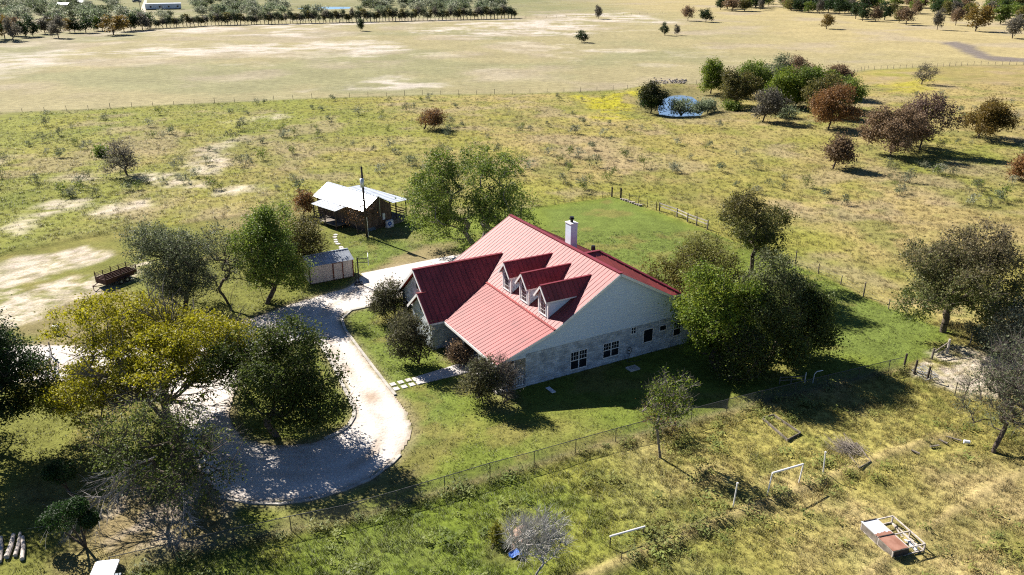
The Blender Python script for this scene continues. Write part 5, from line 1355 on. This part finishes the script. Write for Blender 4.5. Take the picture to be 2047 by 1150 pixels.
wire_fence('far wire fence with many close posts at the right of the gold field', MIDF[11:15], 2.2, 1.15, .05, (.4, .8, 1.1), 'greywood', 9)
wire_fence('thin wire fence behind the back lawn left of the corner post', GP([(1075, 413), (1110, 409), (1222, 394)]), 2.4, 1.0, .03, (.3, .6, .95), 'darkwood')
wire_fence('wire fence with stone edge running right from the back lawn corner', GP([(1240, 397), (1278, 409), (1318, 423)]), 1.7, 1.1, .04, (.3, .6, .95), 'darkwood', 2)
wire_fence('wire fence with small posts between the right lawn and the pasture', GP([(1590, 528), (1655, 556), (1720, 590), (1790, 625)]), 3.2, 1.1, .05, (.3, .6, .95), 'greywood', 3)
wire_fence('leaning thin stake fence in the weeds along the wheel ridge', GP([(1240, 1128), (1348, 1078), (1428, 1048), (1620, 985), (1700, 955)]), 3.0, .9, .02, (.3, .6), 'darkwood')
wire_fence('faint wire fence crossing the tan field beside the far thin tree row', GP([(1030, 38), (1100, 36), (1250, 31), (1330, 27)]), 6, 1.2, .06, (.5, 1.0), 'greywood')
for k, (u, v) in enumerate([(1223, 394), (1241, 396)]):
    P = G(u, v); o = MB().tube((P[0], P[1], -.1), (P[0], P[1], 1.35), .11, .1, 8).build('corner_post', M['darkwood']); tag(o, ['dark corner post of the back lawn fence, left of two', 'dark corner post of the back lawn fence, right of two'][k], 'post')
e = empty('rail_fence', 'pale two rail timber fence with dark posts on the right of the back lawn', 'fence')
RP = [G(u, v) for u, v in [(1318, 422), (1353, 434), (1374, 444), (1392, 451), (1414, 459)]]
for p in RP: MB().box(p[0]-.07, p[0]+.07, p[1]-.07, p[1]+.07, -.1, 1.15).build('post', M['greywood'], e)
for z in (.65, 1.02):
    for a, b_ in zip(RP[:-1], RP[1:]): MB().bar((a[0], a[1]-.08, z), (b_[0], b_[1]-.08, z), .04, .12).build('rail', M['log'], e)
t = MB()
for k in range(9):
    a = G(1243, 399)*(1-k/9)+G(1285, 414)*(k/9); t.box(a[0]-.22, a[0]+.22, a[1]-.15, a[1]+.12, -.02, .14+.05*(k % 3))
tag(t.build('stone_edging', M['rock']), 'pale row of stones at the foot of the back lawn corner fence', 'edging', kind='stuff')

# ------------------------------------------------------------------ gate corner right
for k, (u, v, h, lab) in enumerate([(1806, 736, 1.25, 'dark wooden gate post at the lawn corner, leftmost of the gate posts'), (1827, 748, 1.2, 'dark wooden gate post beside the fallen metal gate'), (1853, 760, 1.15, 'dark wooden gate post at the sandy gap, nearest of the gate posts'),
                                    (1862, 718, .95, 'thin grey gate post left of the braced post'), ]):
    P = G(u, v); o = MB().tube((P[0], P[1], -.1), (P[0]+.06, P[1], h), .09, .08, 8).build('gate_post', M['darkwood'] if k < 3 else M['greywood']); tag(o, lab, 'post')
P = G(1893, 706)
e = empty('braced_post', 'tall grey fence post with slanting brace rails at the far side of the sandy gap', 'post', (P[0], P[1], 0))
MB().tube((0, 0, -.1), (0, 0, 1.25), .1, .09, 8).build('post', M['log'], e)
Q = G(1863, 717)-P
t = MB(); t.bar((0, 0, 1.0), (Q[0], Q[1], .55), .07); t.bar((0, 0, .5), (Q[0]*.75, Q[1]*.75, .1), .07); t.build('brace', M['greywood'], e)
A, B = G(1822, 742), G(1850, 763); d = B-A
e = empty('metal_gate', 'pale pipe gate lying tilted between the dark gate posts', 'gate', (A[0], A[1], .05), math.atan2(d[1], d[0])); Lg = np.linalg.norm(d[:2])
t = MB()
for k in range(5): t.bar((0, .25*k, .06+.07*k), (Lg, .25*k, .06+.07*k), .04)
t.bar((0, 0, .06), (0, 1, .34), .04); t.bar((Lg, 0, .06), (Lg, 1, .34), .04); t.bar((Lg/2, 0, .06), (Lg/2, 1, .34), .035); t.build('gate_frame', M['steel'], e)
MB().bar((.1, .1, .1), (Lg, .95, .4), .035).build('brace', M['steel'], e)
P = G(1813, 735)
wire_fence('short wire fence from the sandy gap towards the half bare right edge tree', GP([(1858, 762), (1895, 785), (1925, 800), (1960, 815)]), 2.4, 1.0, .035, (.3, .6, .9), 'darkwood')
wire_fence('wire fence behind the sandy gap running under the large lone olive tree', GP([(1893, 706), (1935, 690), (2000, 700), (2060, 690)]), 3, 1.1, .05, (.3, .6, .95), 'greywood')

# ------------------------------------------------------------------ pipes, frames and odds in the right foreground
def vtop(u, v, v2, u2):
    P = G(u, v); rr = ray(u2, v2); t = P[1]/rr[1]; return (rr[0]*t, P[1], CAM_H+rr[2]*t)
for (a, b_, lab) in [((1465, 1015), (1474, 967), 'white slanting pipe post, left of the white pipe goal frame'), ((1645, 949), (1650, 905), 'white pipe post, right of the white pipe goal frame')]:
    P = G(*a); T = vtop(a[0], a[1], b_[1], b_[0]); e = empty('pipe_post', lab, 'post', (P[0], P[1], 0))
    MB().tube((0, 0, -.05), (T[0]-P[0], 0, T[2]), .045, .045, 8).build('pipe', M['white'], e); MB().tube((T[0]-P[0], 0, T[2]), (T[0]-P[0]+.01, 0, T[2]+.06), .06, .06, 8).build('cap', M['white'], e)
P = G(1533, 992); Q = G(1596, 968)
e = empty('pipe_goal', 'white pipe goal frame with two legs and a crossbar in the weeds', 'frame', (P[0], P[1], 0))
T1, T2 = vtop(1533, 992, 946, 1544), vtop(1596, 968, 928, 1606)
rel = lambda t: (t[0]-P[0], t[1]-P[1], t[2])
MB().tube((0, 0, -.05), rel(T1), .045, .045, 8).build('leg', M['white'], e); MB().tube((Q[0]-P[0], Q[1]-P[1], -.05), rel(T2), .045, .045, 8).build('leg', M['white'], e)
MB().tube(rel(T1), rel(T2), .06, .06, 8).build('crossbar', M['white'], e)
P = G(1218, 1095); Q = G(1288, 1074)
e = empty('pipe_rail', 'white pipe rail on two dark stakes low in the weeds at bottom centre', 'frame', (P[0], P[1], 0))
d = Q-P
MB().tube((0, 0, .75), (d[0], d[1], .72), .055, .055, 8).build('pipe', M['white'], e)
for q in ((.03, 0), (d[0]-.06, d[1])): MB().tube((*q, -.05), (*q, .72), .035, .035, 6).build('stake', M['darkwood'], e)
# white corner pole near the lawn shadow
P = G(1617, 716); T = vtop(1617, 716, 675, 1637); T2 = vtop(1609, 704, 662, 1614)
e = empty('goal_post', 'thin rusty white goal corner of pole and bar on the shaded right lawn', 'frame', (P[0], P[1], 0))
MB().tube((0, 0, -.05), (T[0]-P[0], 0, T[2]), .03, .03, 6).build('pole', M['log'], e); MB().tube((T[0]-P[0], 0, T[2]), (T2[0]-P[0], 1.6, T[2]), .025, .025, 6).build('bar', M['log'], e)
# trampoline-like pipe frame in shadow
P = G(1600, 768); e = empty('pipe_stand', 'pale bent pipe stand with dark rails in the tree shadow by the fence', 'frame', (P[0], P[1], 0), math.radians(10))
t = MB(); t.path([(1.0, 0, 0), (1.05, 0, .75), (1.2, 0, .95), (1.75, .1, .95)], .035, 7); t.path([(.4, .1, 0), (.4, .1, .9)], .035, 7); t.build('pipe', M['white'], e)
t = MB()
for z in (.35, .6): t.bar((-1.6, .2, z), (.4, .1, z), .05)
t.bar((-1.6, .2, 0), (-1.6, .2, .7), .05); t.bar((-.7, .15, 0), (-.7, .15, .65), .05); t.build('rail', M['greywood'], e)
# raised bed frame
c4 = [G(1524, 838), G(1546, 832), G(1600, 868), G(1574, 882)]
e = empty('garden_bed', 'low weathered timber garden bed frame overgrown with weeds', 'garden bed', (c4[0][0], c4[0][1], 0))
for k in range(4):
    p, q = c4[k]-c4[0], c4[(k+1) % 4]-c4[0]; MB().bar((p[0], p[1], .06), (q[0], q[1], .06), .045, .2).build('board', M['greywood'], e)
c4 = [G(1690, 902), G(1712, 888), G(1740, 925), G(1717, 938)]
e = empty('garden_bed', 'low timber garden bed frame beside the grey brush pile', 'garden bed', (c4[0][0], c4[0][1], 0))
for k in range(4):
    p, q = c4[k]-c4[0], c4[(k+1) % 4]-c4[0]; MB().bar((p[0], p[1], .05), (q[0], q[1], .05), .045, .18).build('board', M['greywood'], e)
def sticks(name, label, cat, P, n, R, h, L, m, rad, ang=None, seed=1, kind=None):
    r = np.random.default_rng(seed); A, B = [], []
    for k in range(n):
        c = np.array([r.normal(0, R*.45), r.normal(0, R*.45)]); a = (ang if ang is not None else r.uniform(0, 6.28))+r.normal(0, .35); l = L*r.uniform(.4, 1.1)
        z = h*r.uniform(0, 1)*max(.1, 1-np.hypot(*c)/R); A.append((c[0], c[1], z)); B.append((c[0]+l*math.cos(a), c[1]+l*math.sin(a), z+r.uniform(-.1, .3)))
    v, f = seg_tubes(A, B, np.full(n, rad), np.full(n, rad*.5), 4)
    o = link_mesh(name, np_mesh(name, v, f), m); o.location = (P[0], P[1], .02); return tag(o, label, cat, kind=kind)
sticks('brush_pile', 'heap of grey dead sticks beside the garden bed frame', 'brush pile', G(1703, 905), 170, .95, .6, 1.3, M['brush'], .014, math.radians(125), 3)
# scrap boards under the right tree
for k, (u, v, a, L, lab) in enumerate([(1905, 878, -35, 1.0, 'long pale board lying in the grass left of the twin trunked tree'), (1885, 884, -55, .6, 'short pale board lying beside the long one'), (1868, 893, 15, .7, 'short grey board lying beside the dark scrap'), (1830, 905, -50, .55, 'lone bleached stick in the grass left of the scrap boards')]):
    P = G(u, v); o = MB().box(-L/2, L/2, -.06, .06, 0, .06).build('scrap_board', M['greywood']); o.location = (P[0], P[1], .03); o.rotation_euler = (0, 0, math.radians(a)); tag(o, lab, 'board')
P = G(1932, 886); e = empty('bucket', 'small white tipped bucket near the twin trunked tree', 'bucket', (P[0], P[1], .13)); MB().tube((-.2, 0, 0), (.15, -.1, 0), .13, .11, 12).build('tub', M['palewhite'], e); MB().tube((.15, -.1, 0), (.17, -.11, 0), .105, .105, 12).build('mouth', M['black'], e)
# rabbit pen: frame, white sheet, rusty sheet
A, B, D = G(1724, 1045, .5), G(1782, 1030, .5), G(1786, 1102, .5)
ex_ = (D-A); ey_ = (B-A); Lx, Ly = np.linalg.norm(ex_), np.linalg.norm(ey_)
e = empty('animal_pen', 'low pen of pale timber frame roofed by a white sheet and a rusty sheet', 'pen', (A[0], A[1], 0), math.atan2(ex_[1], ex_[0]))
Ly = 2.05; hp = .5
t = MB()
for (p, q) in [((0, 0), (Lx, 0)), ((0, Ly), (Lx, Ly)), ((0, 0), (0, Ly)), ((Lx, 0), (Lx, Ly)), ((0, Ly*.48), (Lx, Ly*.48)), ((Lx*.55, 0), (Lx*.55, Ly)), ((Lx*.55, Ly*.74), (Lx, Ly*.74))]:
    t.bar((*p, hp), (*q, hp), .06, .06)
t.bar((0, Ly, .05), (Lx*.5, Ly*.85, .05), .06)
for p in ((0, 0), (Lx, 0), (0, Ly), (Lx, Ly), (Lx*.55, 0), (Lx*.55, Ly)): t.bar((*p, 0), (*p, hp), .07)
for (p, q) in [((0, 0), (Lx, 0)), ((Lx, 0), (Lx, Ly)), ((0, Ly), (Lx, Ly)), ((0, 0), (0, Ly))]: t.bar((*p, .06), (*q, .06), .05, .08)
t.build('pen_frame', M['log'], e)
MB().box(-.06, Lx*.54, -.06, Ly*.47, hp+.035, hp+.055).build('roof_sheet', M['sheet'], e)
o = MB(); r = np.random.default_rng(4)
rag = [(Lx*.54, -.05), (Lx*.54, Ly*.46)]+[(Lx*(.40+.06*r.uniform()), Ly*(.46-.51*k/9)) for k in range(10)]
o.prism([(p[0], p[1], hp+.058) for p in rag], (0, 0, .006)); o.build('rust_patch', M['rustsheet'], e)
MB().box(Lx*.56, Lx+.04, -.06, Ly*.22, hp+.035, hp+.05).build('roof_sheet', M['rustsheet'], e); MB().box(Lx*.57, Lx+.02, Ly*.215, Ly*.45, hp+.03, hp+.046).build('roof_sheet', M['rustsheet'], e)
MB().bar((0.0, .05, hp+.075), (0.0, Ly*.45, hp+.075), .06, .03).build('batten', M['darkwood'], e)
MB().bar((Lx*.545, 0, hp+.075), (Lx*.545, Ly*.48, hp+.075), .05, .03).build('batten', M['darkwood'], e)
MB().box(.0, Lx, -.03, -.015, .08, hp-.03).build('side_board', M['greywood'], e); MB().box(Lx+.015, Lx+.03, 0, Ly*.48, .08, hp-.03).build('side_board', M['darkwood'], e)
o = MB()
for k in range(7): o.box(Lx*(.6+.05*k), Lx*(.66+.05*k), Ly*(.78+.02*(k % 3)), Ly*(.86+.03*(k % 2)), .02, .12+.03*(k % 3))
o.build('scrap', M['palewhite'], e)
# hay mound with blue tarp
P = G(1040, 1080)
r = np.random.default_rng(12); V, F = [], []
nn = 26
for i in range(nn):
    for j in range(nn):
        x, y = -1+2*i/(nn-1), -1+2*j/(nn-1); rr2 = math.hypot(x, y); z = max(0, 1-rr2**1.6)*.55
        V.append((x*.75+r.normal(0, .02), y*1.45+r.normal(0, .02), z*(1+r.normal(0, .12))-.06))
for i in range(nn-1):
    for j in range(nn-1): F.append((i*nn+j, (i+1)*nn+j, (i+1)*nn+j+1, i*nn+j+1))
o = link_mesh('hay_mound', np_mesh('hay_mound', V, F, None, True), M['clay']); o.location = (P[0], P[1], 0); o.rotation_euler = (0, 0, -.25); tag(o, 'long mound of old pinkish hay beside the whitish bare tree', 'mound')
sticks('dead_branches', 'loose pinkish dead branches lying over the hay mound', 'branches', (P[0], P[1], 0), 90, 1.2, .7, 1.1, M['pinktwig'], .009, None, 8)
P = G(1030, 1112); o = MB(); V = [(x, y, .12+.1*math.sin(5*x+3*y)+.05*math.sin(11*x)) for x in np.linspace(-.35, .35, 7) for y in np.linspace(-.22, .22, 5)]
o.add(V, [(i*5+j, (i+1)*5+j, (i+1)*5+j+1, i*5+j+1) for i in range(6) for j in range(4)])
o = o.build('tarp', M['blue']); o.location = (P[0], P[1], .1); tag(o, 'crumpled blue tarp at the lower end of the hay mound', 'tarp')
P = G(1365, 640)
# yellow shrub beside mound
tree('yellow_weed', 'bush', 'yellow flowering weed bush left of the hay mound', 988, 1085, 1048, 975, 1006, zb=.02, seed=61, sty='yellow', nt=40, nl=26, leaf=.1, stems=3, fork=.1, tr=.02, spread=.12, twigs=4, tl=.25, tip=.006)

# ------------------------------------------------------------------ pond bank rocks, gully bank, far houses
r = np.random.default_rng(31)
rk_me = []
for j in range(4):
    d = r.normal(size=(14, 3)); d /= np.linalg.norm(d, axis=1, keepdims=True); import bmesh
    b = bmesh.new(); [b.verts.new(tuple(p*np.array([1, .8, .6])*r.uniform(.8, 1.1))) for p in d]; bmesh.ops.convex_hull(b, input=b.verts[:])
    me = bpy.data.meshes.new('rock'); b.to_mesh(me); b.free(); me.materials.append(M['rock']); rk_me.append(me)
b = MB()
Vs, Fs, n0 = [], [], 0
for k in range(110):
    u = r.uniform(1300, 1372); v = 166+r.normal(0, 2.2)-(u-1335)*.02; P = G(u, v); me = rk_me[k % 4]; s = r.uniform(.18, .42)
    for vv in me.vertices: Vs.append((P[0]+vv.co.x*s, P[1]+vv.co.y*s, .35+vv.co.z*s))
    for p_ in me.polygons: Fs.append(tuple(n0+i for i in p_.vertices))
    n0 = len(Vs)
me = bpy.data.meshes.new('bank_rocks'); me.from_pydata(Vs, [], Fs); tag(link_mesh('bank_rocks', me, M['rock']), 'band of pale rocks on the bank behind the pond', 'rocks', kind='stuff')
def house_far(u0, v0, u1, v1, depth, h, rh, wm, rm, label, name, nwin=4):
    A, B = G(u0, v0), G(u1, v1); d = B-A; L = np.linalg.norm(d)
    e = empty(name, label, 'house', (A[0], A[1], 0), math.atan2(d[1], d[0]))
    MB().box(0, L, 0, depth, .5, h).build('wall', wm, e); MB().box(.3, L-.3, .15, depth-.15, 0, .5).build('skirting', M['darkmetal'], e)
    MB().prism([(-.2, -.3, h), (-.2, depth/2, h+rh), (-.2, depth+.3, h)], (L+.4, 0, 0)).build('roof', rm, e)
    for k in range(nwin):
        x = L*(k+.6)/nwin; w_ = MB().box(x-.5, x+.5, -.06, 0, 1.2, 2.2).build('window', M['darkmetal'], e)
        MB().box(x-.42, x+.42, -.09, -.06, 1.28, 2.12).build('pane', M['glass'], w_)
    MB().box(L*.45-.5, L*.45+.5, -.07, 0, .5, 2.5).build('door', M['beige'], e)
    return e
house_far(291, 20, 363, 18.5, 4.5, 3.4, .4, M['skin_white'], M['galv'], 'long pale mobile home beside the far dirt road', 'mobile_home', 4)
house_far(113, 20, 136, 20, 7, 3, 1.2, M['beige'], M['galv'], 'far house with white roof among the upper left scrub', 'far_house', 3)
house_far(152, 13, 168, 13, 6, 2.6, 1.0, M['beige'], M['galv'], 'small far outbuilding with white roof right of the far house', 'far_house', 2)
house_far(125, 3, 145, 3, 7, 3, 1.2, M['skin_white'], M['galv'], 'farthest white roofed building at the upper left edge', 'far_house', 2)
P = G(281, 20); o = empty('utility_pole', 'far utility pole beside the dirt road and mobile home', 'utility pole', (P[0], P[1], 0)); MB().tube((0, 0, 0), (0, 0, 9), .18, .14, 6).build('pole', M['greywood'], o); MB().bar((-1, 0, 8.4), (1, 0, 8.4), .15).build('crossarm', M['greywood'], o)
e = empty('parked_vehicle', 'dark parked vehicle left of the far dirt road', 'vehicle', (*G(274, 5)[:2], 0)); MB().box(-3, 3, -1.1, 1.1, .5, 1.4).build('body', M['greyblue'], e); MB().box(-1.6, 1.6, -1, 1, 1.4, 2.1).build('cab', M['darkmetal'], e)
for x in (-1.9, 1.9):
    for y in (-1.1, 1.1): MB().tube((x, y-.12, .42), (x, y+.12, .42), .42, .42, 12).build('wheel', M['black'], e)
bpy.context.view_layer.update()
